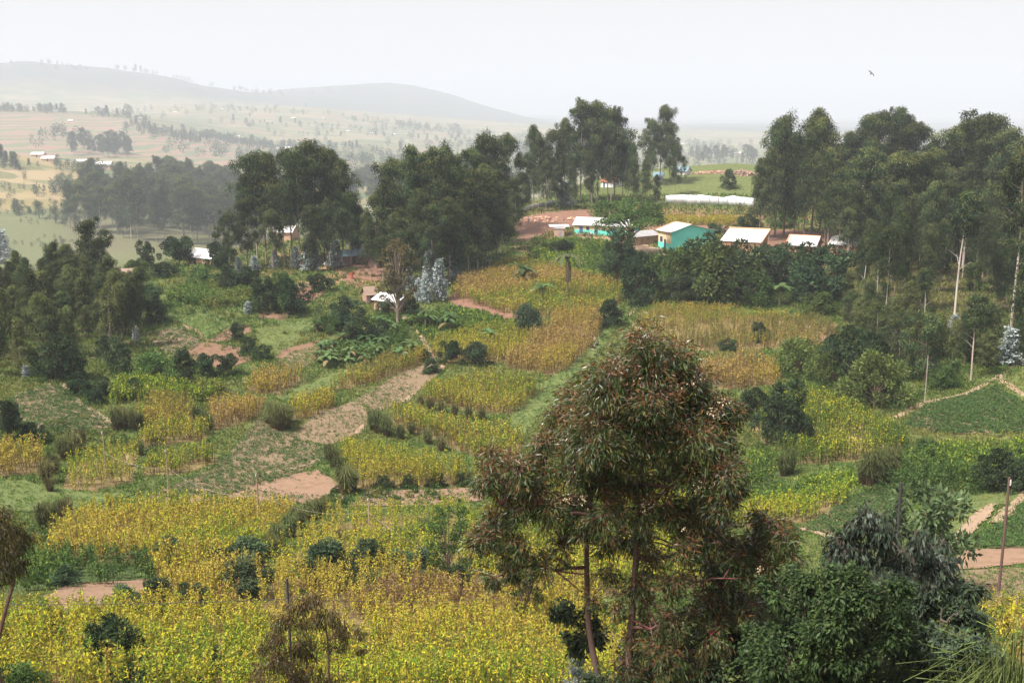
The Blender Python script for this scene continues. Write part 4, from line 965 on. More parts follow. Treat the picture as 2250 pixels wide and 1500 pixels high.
house('mud_house', 'mud house with white roof among the bananas', h(822, 682), h(872, 692), 4, 2.2, 'gable', .9, .5, (.45, .26, .17), None, 1, 'white', .4, [('door', 'front', 1.7, .7, 0, 1.7, DK)])
house('mud_hut', 'little thatched hut just behind the white-roofed mud house', h(806, 668), h(828, 667), 2.6, 1.9, 'gable', 1.1, .5, (.36, .22, .17), None, 1, 'thatch', .35, [('door', 'front', .7, .6, 0, 1.5, DK)])
house('mud_house', 'low house with pale tin roof among the trees at the brow', h(414, 582), h(464, 582), 5, 1.8, 'gable', 1.5, .5, MUD, None, 1, 'white', .4, [('door', 'front', 2, .8, 0, 1.6, DK)])
house('mud_house', 'white-roofed shack under the tall eucalyptus clump', at_r(598, 545, 292), at_r(642, 545, 290), 5, 2.2, 'gable', 1.4, .5, MUD, None, 1, 'white', .4, [('door', 'front', 2, .8, 0, 1.7, DK)], zadd=.5)
house('mud_hut', 'red mud hut in the dark wood above the small plots', h(248, 640), h(276, 642), 3, 1.8, 'gable', .9, .5, (.45, .23, .16), None, 1, 'thatch', .35, [('door', 'front', 1.2, .7, 0, 1.5, DK)])
house('mud_hut', 'brown roofed mud hut behind the red mud hut in the wood', h(266, 622), h(290, 620), 3, 1.8, 'gable', .9, .5, (.40, .22, .16), None, 1, 'thatch', .35, [('door', 'front', 1.2, .7, 0, 1.5, DK)])
# houses on the hill crest and in the right wood
for lb, u0, u1, v, D_, H_, rm_, wc in [
 ('orange-roofed house behind the tall clump on the crest', 1320, 1346, 412, 5, 2.0, 'orange', (.7, .7, .7)),
 ('blue-roofed hut at the left end of the green hill', 1436, 1456, 397, 4, 1.5, 'blue', (.3, .3, .35)),
 ('small pale-blue roofed hut on the skyline of the green hill', 1488, 1508, 385, 4, 1.5, 'blue', (.6, .55, .5)),
 ('orange-roofed house inside the wood above the white-roofed village end', 1912, 1944, 462, 5, 2.2, 'orange', (.75, .72, .7)),
 ('house with orange walls deep in the wood', 2120, 2180, 500, 5, 2.2, 'grey', (.6, .32, .2)),
 ('white-roofed house hidden behind olive crowns in the wood', 1892, 1945, 425, 5, 2.4, 'white', (.7, .7, .7))]:
    house('crest_house', lb, h(u0, v), h(u1, v), D_, H_, 'gable', 1.3, .5, wc, None, 1, rm_, .35, [('door', 'front', 1.2, .8, 0, 1.7, DK)])
# far white roofs
def far_house():
    A = Acc(); box(A, -4, 4, -2.5, 2.5, -2, 2.3, (.50, .32, .22)); R = Acc()
    slab(R, (-4.4, -3, 2.1), (4.4, -3, 2.1), (4.4, 0, 3.6), (-4.4, 0, 3.6), .08, (1, 1, 1)); slab(R, (-4.4, .01, 3.6), (4.4, .01, 3.6), (4.4, 3, 2.1), (-4.4, 3, 2.1), .08, (1, 1, 1))
    A.add([(-4, -2.5, 2.3), (-4, 2.5, 2.3), (-4, 0, 3.5), (-4, -1.2, 2.9)], [[0, 1, 2, 3]], np.array((.5, .32, .22))); A.add([(4, -2.5, 2.3), (4, 2.5, 2.3), (4, 0, 3.5), (4, -1.2, 2.9)], [[0, 1, 2, 3]], np.array((.5, .32, .22)))
    Dr = Acc(); box(Dr, -.6, .4, -2.56, -2.50, 0, 2, DK)
    return [('wall', A.mesh('wall', M['paint'])), ('roof', R.mesh('roof', ROOF['white'])), ('door', Dr.mesh('door', M['paint']))]
FH = far_house()
FAR_LABEL = {(85, 346): 'uppermost white-roofed house on the yellow spur', (108, 355): 'white-roofed house just below the uppermost one on the yellow spur', (181, 360): 'white-roofed house between the yellow spur and the hazy wood', (229, 370): 'long white-roofed house at the top of the hazy wood'}
for u, v, s in [(85, 346, 1.3), (108, 355, 1.3), (181, 360, 1.1), (229, 370, 1.7), (265, 398, .7), (155, 268, 1), (215, 236, 1), (318, 238, 1), (385, 248, 1), (307, 263, 1), (523, 243, 1.2), (490, 241, 1), (645, 262, 1.4), (522, 302, 1.1), (612, 328, .8), (634, 328, 1.4), (765, 290, 1), (815, 294, 1), (866, 297, 1), (895, 311, .8), (980, 325, 1.2), (1100, 296, .9), (1205, 303, .8), (712, 262, 1), (1560, 345, 1.2), (1600, 342, 1.2), (1622, 340, 1.4), (1645, 338, 1), (1500, 318, 1), (1060, 318, 1)]:
    P = h(u, v, 420); P.z -= .3
    o = thing('hill_house', P, FAR_LABEL.get((u, v), 'tiny white-roofed house dotted on the hazy far hillsides'), 'house', 'white-roofed houses of the far hills', random.uniform(-.5, .5), s*1.3)
    for nm, me in FH: link(nm, me, o)
# open timber shed with a white roof sheet
def shed():
    a, b = h(1192, 520), h(1252, 518); d = b-a; L = math.hypot(d.x, d.y)
    root = thing('timber_shed', a, 'open timber shed with one white roof sheet beside the red cutting', 'shed', None, math.atan2(d.y, d.x))
    for x in np.linspace(0, L, 5):
        for y in (0, 3.5):
            T = Acc(); tube(T, [[x, y, -1], [x, y, 1.2], [x+.04, y, 2.5+.15*y]], [.07, .06, .05], np.array((.20, .11, .07))); link('post', T.mesh('post', M['bark']), root)
    T = Acc()
    for y in (0, 3.5):
        for z in (.9, 2.45+.15*y): tube(T, [[-.2, y, z], [L/2, y, z+.04], [L+.2, y, z]], .05, np.array((.18, .10, .07)), 4)
    for x in np.linspace(0, L, 9): tube(T, [[x, -.3, 2.45], [x, 1.7, 2.75], [x, 3.8, 3.06]], .035, np.array((.18, .10, .07)), 4)
    link('rafters', T.mesh('rafters', M['bark']), root)
    R = Acc(); slab(R, (L*.25, -.6, 2.42), (L*.98, -.6, 2.42), (L*.98, 1.6, 2.80), (L*.25, 1.6, 2.80), .05, (1, 1, 1)); link('roof', R.mesh('roof', ROOF['white']), root)
shed()
# white plastic sheet fences
SHEET = noise_mat('white_sheeting', (.62, .64, .67), (.82, .83, .84), .9, .45, .3)
def fence(label, px, H, step=2.6, sag=.25):
    pts = np.array([tuple(h(u, v))[:2] for u, v in px]); seg = np.hypot(*np.diff(pts, axis=0).T); s = np.concatenate([[0], np.cumsum(seg)])
    n = int(s[-1]/.4)+2; t = np.linspace(0, s[-1], n); x = np.interp(t, s, pts[:, 0]); y = np.interp(t, s, pts[:, 1])
    root = thing('sheet_fence', (x[0], y[0], float(Z(x[0], y[0]))), label, 'fence'); o = np.array(root.location)
    A = Acc(); z = Z(x, y); top = z+H*(.9+.25*(vnoise(t, t*0, 3)-.5))-sag*np.abs(np.sin(t*PI/step))*.5
    wob = (vnoise(t, t*0+7, 1.1)-.5)*.5
    rows = [z+.05, z+H*.5, top]; off = [0, wob, wob*.3]
    V = np.stack([np.stack([x-o[0]+q*.2, y-o[1]+q, zz-o[2]], 1) for zz, q in zip(rows, off)], 1).reshape(-1, 3)
    i = np.arange(n-1)[:, None]*3+np.arange(2)[None]
    A.add(V, np.stack([i, i+3, i+4, i+1], -1).reshape(-1, 4), np.array((1, 1, 1.)))
    me = A.mesh('sheet', SHEET, True); link('sheet', me, root).modifiers.new('thick', 'SOLIDIFY').thickness = .02
    for d in np.arange(0, s[-1], step):
        px_, py_ = np.interp(d, s, pts[:, 0]), np.interp(d, s, pts[:, 1]); T = Acc(); zz = float(Z(px_, py_))
        tube(T, [[px_-o[0], py_-o[1]-.12, zz-o[2]-.3], [px_-o[0], py_-o[1]-.12, zz-o[2]+H*.6], [px_-o[0], py_-o[1]-.12, zz-o[2]+H*1.12]], .05, np.array((.25, .18, .13)), 4); link('post', T.mesh('post', M['bark']), root)
fence('long white plastic sheet fence under the green hill', [(1462, 449), (1500, 450), (1540, 451), (1600, 453), (1660, 457), (1715, 459)], 3.2)
fence('short white sheet fence between the trunks left of the red cutting', [(1150, 468), (1165, 461), (1190, 455), (1218, 449)], 1.5)
fence('white sheet fence glinting through the middle of the wood', [(1872, 478), (1895, 474), (1925, 465)], 2.2)
fence('white sheet fence behind the trunks deep in the wood', [(1972, 478), (2000, 478), (2045, 480), (2090, 482)], 2.4)
# brick rubble on the crest
def rubble(name, label, u, v, n, sx, sy, hz, c):
    P = h(u, v); A = Acc(); r = np.random.default_rng(u)
    for k in range(n):
        q = r.normal(0, 1, 2)*[sx, sy]; z = hz*max(0, 1-math.hypot(q[0]/sx/2.2, q[1]/sy/2.2))*r.random(); s = r.uniform(.15, .5); a = r.uniform(0, 3)
        b0 = Acc(); box(b0, -s, s, -s*.6, s*.6, -s*.5, s*.5, (0, 0, 0)); V = np.concatenate(b0.V); R_ = np.array(Matrix.Rotation(a, 3, 'Z') @ Matrix.Rotation(r.normal(0, .5), 3, 'X'))
        V = V@R_.T+[P.x+q[0], P.y+q[1], float(Z(P.x+q[0], P.y+q[1]))+z+.1]
        A.add(V, np.arange(24).reshape(6, 4), np.array(c)*r.uniform(.7, 1.35))
    tag(link(name, A.mesh(name, M['paint'])), label, 'rubble', kind='stuff')
rubble('brick_rubble', 'heap of pale red brick rubble on the crest by the wood', 1632, 383, 260, 3.5, 2.5, 1.6, (.34, .22, .17))
rubble('brick_rubble', 'low orange heap of bricks on the skyline of the green hill', 1562, 380, 140, 3.0, 1.5, 0.7, (.38, .22, .15))
rubble('brick_rubble', 'loose bricks and clods above the red cutting', 1195, 484, 90, 5, 2.5, .8, (.50, .30, .21))
# ------------------------------------------------------------------ poles and wires
WOOD = (.16, .09, .06)
POLE = {}
def pole(key, label, u, vb, vt, rad, col=WOOD, r=None, name='wooden_pole', ins=True):
    P = at_r(u, vb, r) if r else h(u, vb)
    H = ztop(u, vt, P)-P.z
    root = thing(name, P, label, 'pole')
    T = Acc(); tube(T, [[0, 0, -.5], [.02, 0, H*.5], [0, .02, H]], [rad*1.15, rad, rad*.85], np.array(col), 8 if False else 6); link('shaft', T.mesh('shaft', M['bark'], True), root)
    if ins:
        I = Acc(); box(I, -.02, .02, -.12-rad, -rad*.5, H*.93, H*.95, (.1, .1, .1)); tube(I, [[0, -.12-rad, H*.94], [0, -.12-rad, H*.97], [0, -.12-rad, H*.99]], [.04, .05, .03], np.array((.5, .5, .48)), 6); link('insulator', I.mesh('insulator', M['paint']), root)
    POLE[key] = (P, H)
pole('a', 'thin pole in the yellow crop by the brown tussocks', 233, 1050, 945, .055, (.30, .20, .14))
pole('b', 'thin pole beside the lime crop strip', 371, 1092, 985, .055, (.30, .20, .14))
pole('c', 'thin pole standing before the pink bare plot', 569, 1160, 1038, .06, (.30, .20, .14))
pole('d', 'thin pale pole in the yellow tan crop left of the tussock row', 811, 1172, 1093, .055, (.36, .28, .2))
pole('e', 'short grey pole under the lower twigs of the great eucalyptus', 1163, 1368, 1255, .06, (.26, .2, .17))
pole('f', 'dark post rising behind the small brown tree', 643, 1560, 1270, .055, (.045, .035, .035), r=38.0, ins=False)
pole('g', 'tall brown telephone pole in the yellow crop', 2194, 1300, 1045, .075, (.13, .07, .06))
pole('h', 'dark post beside the broad-leaved small tree', 1963, 1290, 1058, .09, (.04, .035, .035), r=58.0, ins=False)
pole('i', 'tall wooden pole behind the brick house', 1703, 506, 412, .14, (.32, .20, .14))
pole('j', 'pole among the eucalyptus trunks above the painted house', 1312, 447, 378, .14, (.30, .22, .18))
pole('k', 'thin grey pole by the path under the young eucalyptus', 2031, 888, 780, .06, (.34, .28, .23), ins=False)
pole('l', 'short post left of the dark post, out on the near slope', -130, 1500, 1296, .06, (.06, .05, .05), r=40.0, ins=False)
def wire(label, a, fa, b, fb, sag, rad=.012, col=(.30, .27, .24)):
    (P, H), (Q, G) = POLE[a], POLE[b]
    p = P+Vector((0, 0, H*fa)); q = Q+Vector((0, 0, G*fb)); t = np.linspace(0, 1, 24)
    pts = np.array(p)[None]*(1-t)[:, None]+np.array(q)[None]*t[:, None]; pts[:, 2] -= 4*sag*t*(1-t)
    A = Acc(); tube(A, pts-np.array(p), rad, np.array(col), 4); o = link('wire', A.mesh('wire', M['paint']), None, p); tag(o, label, 'wire')
wire('slack wire from the pole in yellow crop to the pole by the lime strip', 'a', .55, 'b', .6, .5, .011)
wire('slack wire from the lime strip pole to the pole at the pink plot', 'b', .62, 'c', .6, .9, .012)
wire('sagging wire from the pink plot pole across the tussocks', 'c', .6, 'd', .6, .7, .012)
wire('sagging wire running under the great eucalyptus to the short grey pole', 'd', .6, 'e', .8, 1.0, .012)
wire('dark straight wire from the photo edge to the dark post', 'l', .92, 'f', .86, .12, .011, (.05, .05, .05))
wire('dark wire from the dark post to the short grey pole', 'f', .86, 'e', .55, .25, .011, (.08, .07, .06))
# ------------------------------------------------------------------ people, motorbike, jerrycan, bird
SKIN = noise_mat('dark_skin', (.10, .055, .035), (.13, .07, .045), 20, .6)
def cloth(name, c): return noise_mat(name, tuple(x*.8 for x in c), c, 6, .9, .3)
def skin_mesh(name, verts, edges, radii, material, root=0, sub=1):
    me = bpy.data.meshes.new(name); me.from_pydata(verts, edges, []); o = bpy.data.objects.new(name, me); COL.objects.link(o)
    o.modifiers.new('s', 'SKIN'); sv = me.skin_vertices[0].data
    for k, r in enumerate(radii): sv[k].radius = (r, r) if np.ndim(r) == 0 else r
    sv[root].use_root = True
    s = o.modifiers.new('u', 'SUBSURF'); s.levels = sub; s.render_levels = sub
    dg = bpy.context.evaluated_depsgraph_get(); m2 = bpy.data.meshes.new_from_object(o.evaluated_get(dg)); m2.name = name
    bpy.data.objects.remove(o); m2.materials.clear(); m2.materials.append(material)
    m2.polygons.foreach_set('use_smooth', np.ones(len(m2.polygons), bool)); return m2
def lathe(acc, prof, col, cx=0, cy=0, n=12, sy=.7):
    a = np.arange(n)*2*PI/n; V = np.array([[(cx+r*math.cos(t), cy+r*sy*math.sin(t), z) for t in a] for r, z in prof]).reshape(-1, 3)
    i = np.arange(len(prof)-1)[:, None]*n; j = np.arange(n)[None]; k = (j+1) % n
    acc.add(V, np.stack([i+j, i+k, i+n+k, i+n+j], -1).reshape(-1, 4), np.array(col, float))
def person(label, P, face, shirt, lower, dress=False, seated=False, stride=.12):
    """standing or seated figure 1.66 m tall, facing direction `face` (radians)"""
    root = thing('person', P, label, 'person', None, face)
    hz = .45 if seated else .90
    v = [(0, 0, hz), (0, 0, hz+.22), (0, .01, hz+.42), (0, 0, hz+.52), (0, -.02, hz+.57), (0, -.01, hz+.68), (0, -.005, hz+.76)]
    rd = [(.14, .10), (.12, .09), (.15, .095), (.06, .055), (.052, .052), (.075, .09), (.055, .065)]
    e = [(0, 1), (1, 2), (2, 3), (3, 4), (4, 5), (5, 6)]
    def chain(a, pts, rs):
        for p, r in zip(pts, rs): v.append(p); rd.append(r); e.append((a, len(v)-1)); a = len(v)-1
        return a
    v.append((0, -.115, hz+.665)); rd.append(.014); e.append((5, len(v)-1))              # nose
    for s in (-1, 1):
        chain(5, [(s*.085, .0, hz+.67)], [.014])                                          # ear
        hnd = chain(2, [(s*.19, .01, hz+.44), (s*.25, .0, hz+.18), (s*.25, -.07, hz-.06), (s*.25, -.09, hz-.14)], [.055, .040, .028, .030])
        for q, (dx, ln) in enumerate(((-.028, .075), (-.009, .085), (.010, .08), (.028, .06))):
            chain(hnd, [(s*.25+dx*.3, -.10+dx, hz-.175), (s*.24+dx*.2, -.115+dx, hz-.15-ln)], [.010, .008])
        chain(hnd, [(s*.22, -.115, hz-.14), (s*.205, -.125, hz-.175)], [.011, .009])
        if seated: chain(0, [(s*.09, -.05, hz), (s*.11, -.42, hz+.02), (s*.11, -.40, .07), (s*.11, -.54, .03)], [.09, .06, .042, .035])
        else: chain(0, [(s*.09, 0, hz-.06), (s*.10, -s*stride*.5, .48), (s*.10, -s*stride+.03, .07), (s*.11, -s*stride-.10, .03)], [.09, .06, .042, .035])
    link('body', skin_mesh('body', v, e, rd, SKIN), root)
    A = Acc(); lathe(A, [(.20, hz-.02), (.185, hz+.15), (.21, hz+.36), (.20, hz+.46), (.08, hz+.53)], (1, 1, 1)); 
    for s in (-1, 1): tube(A, [[s*.17, .01, hz+.45], [s*.235, .0, hz+.30], [s*.255, .0, hz+.16]], [.075, .065, .058], np.array((1, 1, 1.)), 8 if 0 else 6)
    link('shirt', A.mesh('shirt', shirt, True), root)
    B = Acc()
    if dress: lathe(B, [(.34, .16), (.28, .5), (.22, hz-.05), (.19, hz+.1)], (1, 1, 1))
    elif seated:
        for s in (-1, 1): tube(B, [[s*.09, .02, hz], [s*.11, -.40, hz+.02], [s*.11, -.43, hz-.12], [s*.11, -.41, .12]], [.11, .085, .075, .065], np.array((1, 1, 1.)))
    else:
        for s in (-1, 1): tube(B, [[s*.09, 0, hz+.03], [s*.10, -s*stride*.5, .48], [s*.10, -s*stride+.03, .10]], [.12, .085, .07], np.array((1, 1, 1.)))
    link('skirt' if dress else 'trousers', B.mesh('lower', lower, True), root)
    Hh = Acc(); lathe(Hh, [(.088, hz+.70), (.092, hz+.74), (.075, hz+.80), (.03, hz+.83), (.004, hz+.835)], (.02, .018, .016), 0, .005, 12, 1.05); link('hair', Hh.mesh('hair', M['bark'], True), root)
RED = cloth('red_cloth', (.55, .07, .04)); WHITE = cloth('white_cloth', (.72, .70, .66)); DARK = cloth('dark_cloth', (.04, .045, .06)); KHAKI = cloth('khaki_cloth', (.40, .32, .22)); GREYC = cloth('grey_cloth', (.25, .25, .27)); ORNG = cloth('orange_cloth', (.75, .16, .05))
person('person in a long red dress walking on the red path', h(773, 613), .4, RED, RED, True)
person('person in pale clothes standing on the bank above the mud house', h(1437, 500), 0, WHITE, KHAKI)
person('person in dark clothes beside the pale figure on the bank', h(1454, 500), 2.5, DARK, DARK)
person('person in white behind the roof of the tall turquoise house', at_r(1512, 497, 292), .5, WHITE, WHITE, True)
person('person in a white shirt next to the motorbike before the long house', h(1299, 522), .3, WHITE, DARK)
person('person in dark clothes in the doorway of the long painted house', h(1308, 519), -.3, DARK, GREYC)
person('person in a light shirt on the earth above the red cutting', h(1161, 490), 1.2, WHITE, GREYC)
person('person in bright orange at the edge of the trees', h(1103, 520), .8, ORNG, ORNG, True)
def motorbike():
    root = thing('motorbike', h(1288, 522), 'dark motorbike parked in front of the long painted house', 'motorbike', None, .35)
    dk = (.03, .03, .035)
    for x in (-.62, .62):
        W_ = Acc(); a = np.linspace(0, 2*PI, 19); tube(W_, np.stack([x+.26*np.cos(a), 0*a, .31+.26*np.sin(a)], 1), .05, np.array(dk)); wh = link('wheel', W_.mesh('wheel', M['paint'], True), root)
        S_ = Acc()
        for k in range(6): t = k*PI/3; tube(S_, [[x, 0, .31], [x+.12*math.cos(t), 0, .31+.12*math.sin(t)], [x+.23*math.cos(t), 0, .31+.23*math.sin(t)]], .012, np.array((.4, .4, .4)), 4)
        link('spokes', S_.mesh('spokes', M['paint']), wh)
    Fm = Acc()
    for p in ([[-.62, 0, .31], [-.2, 0, .4], [.1, 0, .38]], [[.62, 0, .31], [.5, 0, .62], [.38, 0, .95]], [[-.55, 0, .6], [0, 0, .62], [.42, 0, .8]], [[-.62, .06, .31], [-.5, .06, .5], [-.4, .06, .68]]): tube(Fm, p, .03, np.array(dk))
    link('frame', Fm.mesh('frame', M['paint'], True), root)
    E_ = Acc(); box(E_, -.15, .18, -.11, .11, .28, .52, (.2, .2, .2)); link('engine', E_.mesh('engine', M['paint']), root)
    T_ = Acc(); tube(T_, [[.02, 0, .72], [.2, 0, .78], [.4, 0, .80]], [.10, .13, .06], np.array((.25, .03, .03))); link('tank', T_.mesh('tank', M['paint'], True), root)
    S2 = Acc(); tube(S2, [[-.72, 0, .76], [-.4, 0, .74], [0, 0, .72]], [.08, .11, .09], np.array(dk)); link('seat', S2.mesh('seat', M['paint'], True), root)
    Hb = Acc(); tube(Hb, [[.28, -.36, 1.02], [.38, 0, .98], [.28, .36, 1.02]], .018, np.array(dk), 4); link('handlebar', Hb.mesh('handlebar', M['paint']), root)
    Lp = Acc(); tube(Lp, [[.46, 0, .88], [.52, 0, .88], [.56, 0, .88]], [.07, .09, .08], np.array((.6, .6, .6))); link('headlight', Lp.mesh('headlight', M['paint']), root)
motorbike()
def jerrycan():
    P = h(1470, 551); root = thing('jerrycan', P, 'yellow jerrycan on the ground by the turquoise house corner', 'jerrycan', None, .5)
    A = Acc(); box(A, -.19, .19, -.10, .10, 0, .40, (.75, .55, .04)); box(A, -.12, .19, -.07, .07, .40, .45, (.75, .55, .04)); link('can', A.mesh('can', M['paint']), root)
    B = Acc(); tube(B, [[-.05, 0, .44], [.0, 0, .53], [.14, 0, .53], [.18, 0, .44]], .018, np.array((.75, .55, .04)), 4); link('handle', B.mesh('handle', M['paint']), root)
    D_ = Acc(); tube(D_, [[-.15, 0, .40], [-.16, 0, .44], [-.17, 0, .47]], .035, np.array((.1, .1, .1))); link('cap', D_.mesh('cap', M['paint']), root)
jerrycan()
def bird():
    P = at_ray(1914, 162, 55)
    v = [(0, 0, 0), (.05, 0, .01), (.085, 0, .015), (.105, 0, .012), (-.06, 0, 0), (-.12, .015, 0), (-.12, -.015, 0)]; rd = [.022, .02, .016, .004, .012, .005, .005]
    e = [(0, 1), (1, 2), (2, 3), (0, 4), (4, 5), (4, 6)]
    for s in (-1, 1):
        v += [(.03, s*.05, .02), (.02, s*.11, .04), (-.05, s*.18, .03)]; n = len(v); rd += [(.03, .006), (.028, .005), (.008, .003)]; e += [(0, n-3), (n-3, n-2), (n-2, n-1)]
    o = link('bird', skin_mesh('bird', v, e, rd, noise_mat('bird_feather', (.05, .045, .045), (.08, .07, .07), 9, .8)), None, P); o.rotation_euler = (.9, -.5, .7)
    tag(o, 'small dark bird flying in the pale sky', 'bird')
bird()
# ------------------------------------------------------------------ trees and bushes
ORD = ['first', 'second', 'third', 'fourth', 'fifth', 'sixth', 'seventh', 'eighth', 'ninth', 'tenth', 'eleventh', 'twelfth', 'thirteenth', 'fourteenth', 'fifteenth', 'sixteenth', 'seventeenth', 'eighteenth', 'nineteenth', 'twentieth', 'twenty-first', 'twenty-second', 'twenty-third', 'twenty-fourth', 'twenty-fifth', 'twenty-sixth', 'twenty-seventh', 'twenty-eighth', 'twenty-ninth', 'thirtieth']
def put(proto, u, vb, vt, label, group=None, r=None, wide=1.0, rmin=6):
    P = at_r(u, vb, r) if r else h(u, vb, rmin)
    H = max(.5, ztop(u, vt, P)-P.z); P.z -= .1
    return plant(proto, P, H, label, group, wide=wide)
def clump(desc, group, protos, rows, wide=1.0):
    for k, row in enumerate(sorted(rows)):
        u, vb, vt = row[:3]; pr = protos[(k*5+k//3) % len(protos)] if len(row) < 4 else row[3]
        put(pr, u, vb, vt, f'{ORD[k]} from the left of {desc}', group, wide=wide*random.uniform(.85, 1.15))
AVOID = [(float(azel(u, 600)[0]), math.hypot(*tuple(h(u, v))[:2])) for u, v in ((2097, 696), (2221, 728), (1893, 690))]   # keep the pale boles in the clear
def fill(px, n, protos, Hr, label, group, mind=2.5, wide=1.0, rmin=6, far=False):
    P = np.array([tuple(h(u, v, rmin))[:2] for u, v in px]); lo, hi = P.min(0), P.max(0); pts = []; t = 0
    while len(pts) < n and t < n*60:
        t += 1; q = rng.uniform(lo, hi)
        if not in_poly(P, q[:1], q[1:])[0]: continue
        qa, qr = math.atan2(q[0], q[1]), math.hypot(*q)
        if any(abs(qa-a) < .010 and qr < rr+4 for a, rr in AVOID): continue
        if any((q[0]-a)**2+(q[1]-b)**2 < mind*mind for a, b in pts): continue
        pts.append(tuple(q))
    for x, y in pts:
        pr = protos[int(rng.integers(0, len(protos)))]; H = rng.uniform(*Hr); L = Vector((x, y, float(Z(x, y))-.15))
        if far:
            o = link(pr['name'], pr['mesh'], None, L); s = H/pr['h']; o.scale = (s*wide, s*wide, s); o.rotation_euler[2] = rng.uniform(0, 6.28); tag(o, label, 'tree', group)
        else: plant(pr, L, H, label, group, wide=wide*rng.uniform(.85, 1.15))
def hedge(px, n, protos, Hr, label, group, spread=6, rmin=420):
    P = np.array([tuple(h(u, v, rmin))[:2] for u, v in px]); s = np.concatenate([[0], np.cumsum(np.hypot(*np.diff(P, axis=0).T))])
    for d in np.sort(rng.uniform(0, s[-1], n)):
        x = np.interp(d, s, P[:, 0])+rng.normal(0, spread); y = np.interp(d, s, P[:, 1])+rng.normal(0, spread)
        pr = protos[int(rng.integers(0, len(protos)))]; H = rng.uniform(*Hr)*1.4*rng.choice([.6, .8, 1, 1.25])
        o = link(pr['name'], pr['mesh'], None, (x, y, float(Z(x, y))-.3)); k = H/pr['h']; o.scale = (k*1.15, k*1.15, k); o.rotation_euler[2] = rng.uniform(0, 6.28); tag(o, label, 'tree', group)
TALL = [PE[0], PE[1], PE[4], PE[5], PE[2]]; SLIM = [PE[2], PE[3], PE[5], PE[4]]
# wood at the left edge
clump('the crowns of the photo-edge wood', 'eucalyptus of the edge wood', SLIM+[PE[0]], [(5, 700, 600), (32, 690, 576), (62, 690, 568), (80, 750, 600), (112, 670, 545), (132, 665, 535), (156, 668, 540), (178, 670, 562), (204, 650, 487, PE[0]), (226, 665, 525), (246, 680, 565), (262, 645, 588), (150, 720, 610), (240, 740, 640), (285, 720, 640)])
fill([(-80, 830), (-80, 700), (60, 670), (200, 660), (290, 680), (318, 720), (300, 775), (200, 780), (110, 812), (40, 830)], 46, [PE[3], PE[2], PE[5], PYOUNG[1], PYOUNG[0]], (6.5, 10.5), 'slender eucalyptus crowded inside the dark wood at the photo edge', 'crowded eucalyptus of the edge wood', 3.2)
# big clump over the white-roofed shack
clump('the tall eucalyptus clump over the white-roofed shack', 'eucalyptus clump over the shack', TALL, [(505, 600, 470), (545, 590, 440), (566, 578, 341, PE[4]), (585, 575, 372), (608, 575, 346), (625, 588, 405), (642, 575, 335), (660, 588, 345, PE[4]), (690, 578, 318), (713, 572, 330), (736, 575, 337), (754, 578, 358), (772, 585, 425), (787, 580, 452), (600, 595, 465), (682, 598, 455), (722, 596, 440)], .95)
# middle wood
clump('the middle wood along the dry crop', 'eucalyptus of the middle wood', SLIM+TALL[:2]+[PE[5]], [(815, 610, 480), (828, 600, 430), (850, 598, 395), (880, 592, 358), (905, 596, 330), (872, 622, 470), (935, 590, 345), (925, 620, 420), (955, 596, 333), (975, 590, 330), (990, 598, 346), (950, 630, 455), (1005, 600, 370), (1030, 606, 400), (985, 622, 440), (1050, 596, 385), (1075, 588, 370), (1092, 580, 382), (1045, 545, 335), (1062, 525, 303), (1080, 520, 306), (1118, 505, 302), (1132, 535, 392), (1105, 552, 430), (900, 628, 505), (1012, 622, 480), (1062, 606, 470), (842, 628, 520)], .9)
fill([(830, 630), (880, 600), (1000, 600), (1090, 585), (1100, 560), (1000, 560), (850, 570)], 16, SLIM, (10, 15), 'dark eucalyptus packed within the middle wood', 'packed eucalyptus of the middle wood', 3)
# crest clump behind the village
clump('the highest clump behind the painted houses', 'eucalyptus clump on the crest', SLIM+TALL[:2], [(1173, 456, 280, PE[2]), (1184, 460, 302), (1212, 450, 290), (1240, 447, 266), (1275, 447, 228, PE[0]), (1300, 447, 231, PE[1]), (1313, 443, 240), (1335, 446, 246), (1350, 445, 248, PE[0]), (1368, 447, 300), (1256, 460, 345), (1226, 460, 365), (1200, 465, 355), (1392, 452, 322), (1418, 456, 352), (1442, 456, 385), (1160, 466, 395), (1296, 458, 335), (1342, 458, 340)], .85)
clump('the four trees apart beside the green hill', 'eucalyptus apart on the crest', [PE[0], PE[5]], [(1450, 402, 238, PE[1]), (1430, 408, 268), (1470, 406, 272), (1484, 428, 320)], .85)
# right wood
clump('the dark block at the big wood\'s village end', 'dark block of the big wood', SLIM+[PE[0]], [(1668, 525, 352), (1690, 528, 330), (1702, 520, 268), (1722, 518, 264), (1745, 525, 300), (1766, 528, 288), (1782, 520, 247, PE[2]), (1800, 524, 268), (1812, 535, 332)], .9)
clump('the bluish back row of the big wood', 'back row of the big wood', [PE[0], PE[1], PE[2]], [(1838, 475, 320), (1860, 475, 298), (1885, 475, 260), (1908, 474, 288), (1930, 474, 250), (1962, 474, 243), (1985, 475, 259), (2010, 478, 278), (2035, 482, 320)], .95)
clump('the rounded olive crowns within the big wood', 'olive crowns of the big wood', [PE[1], PE[5], PE[0]], [(1842, 560, 372), (1890, 565, 332), (1920, 562, 346), (1950, 565, 342), (1992, 572, 346), (2020, 570, 346), (2046, 566, 336), (1865, 570, 400), (1970, 580, 400)], 1.05)
clump('the high crowns over the pale trunks', 'high crowns of the big wood', [PE[1], PE[0], PE[5]], [(2085, 525, 290), (2110, 525, 270), (2140, 530, 262), (2156, 525, 258), (2176, 535, 300), (2206, 545, 290), (2236, 565, 310), (2252, 585, 330), (2280, 560, 320), (2330, 580, 300)])
BIGW = ('dark eucalyptus packed inside the big wood beside the village', 'packed eucalyptus of the big wood')
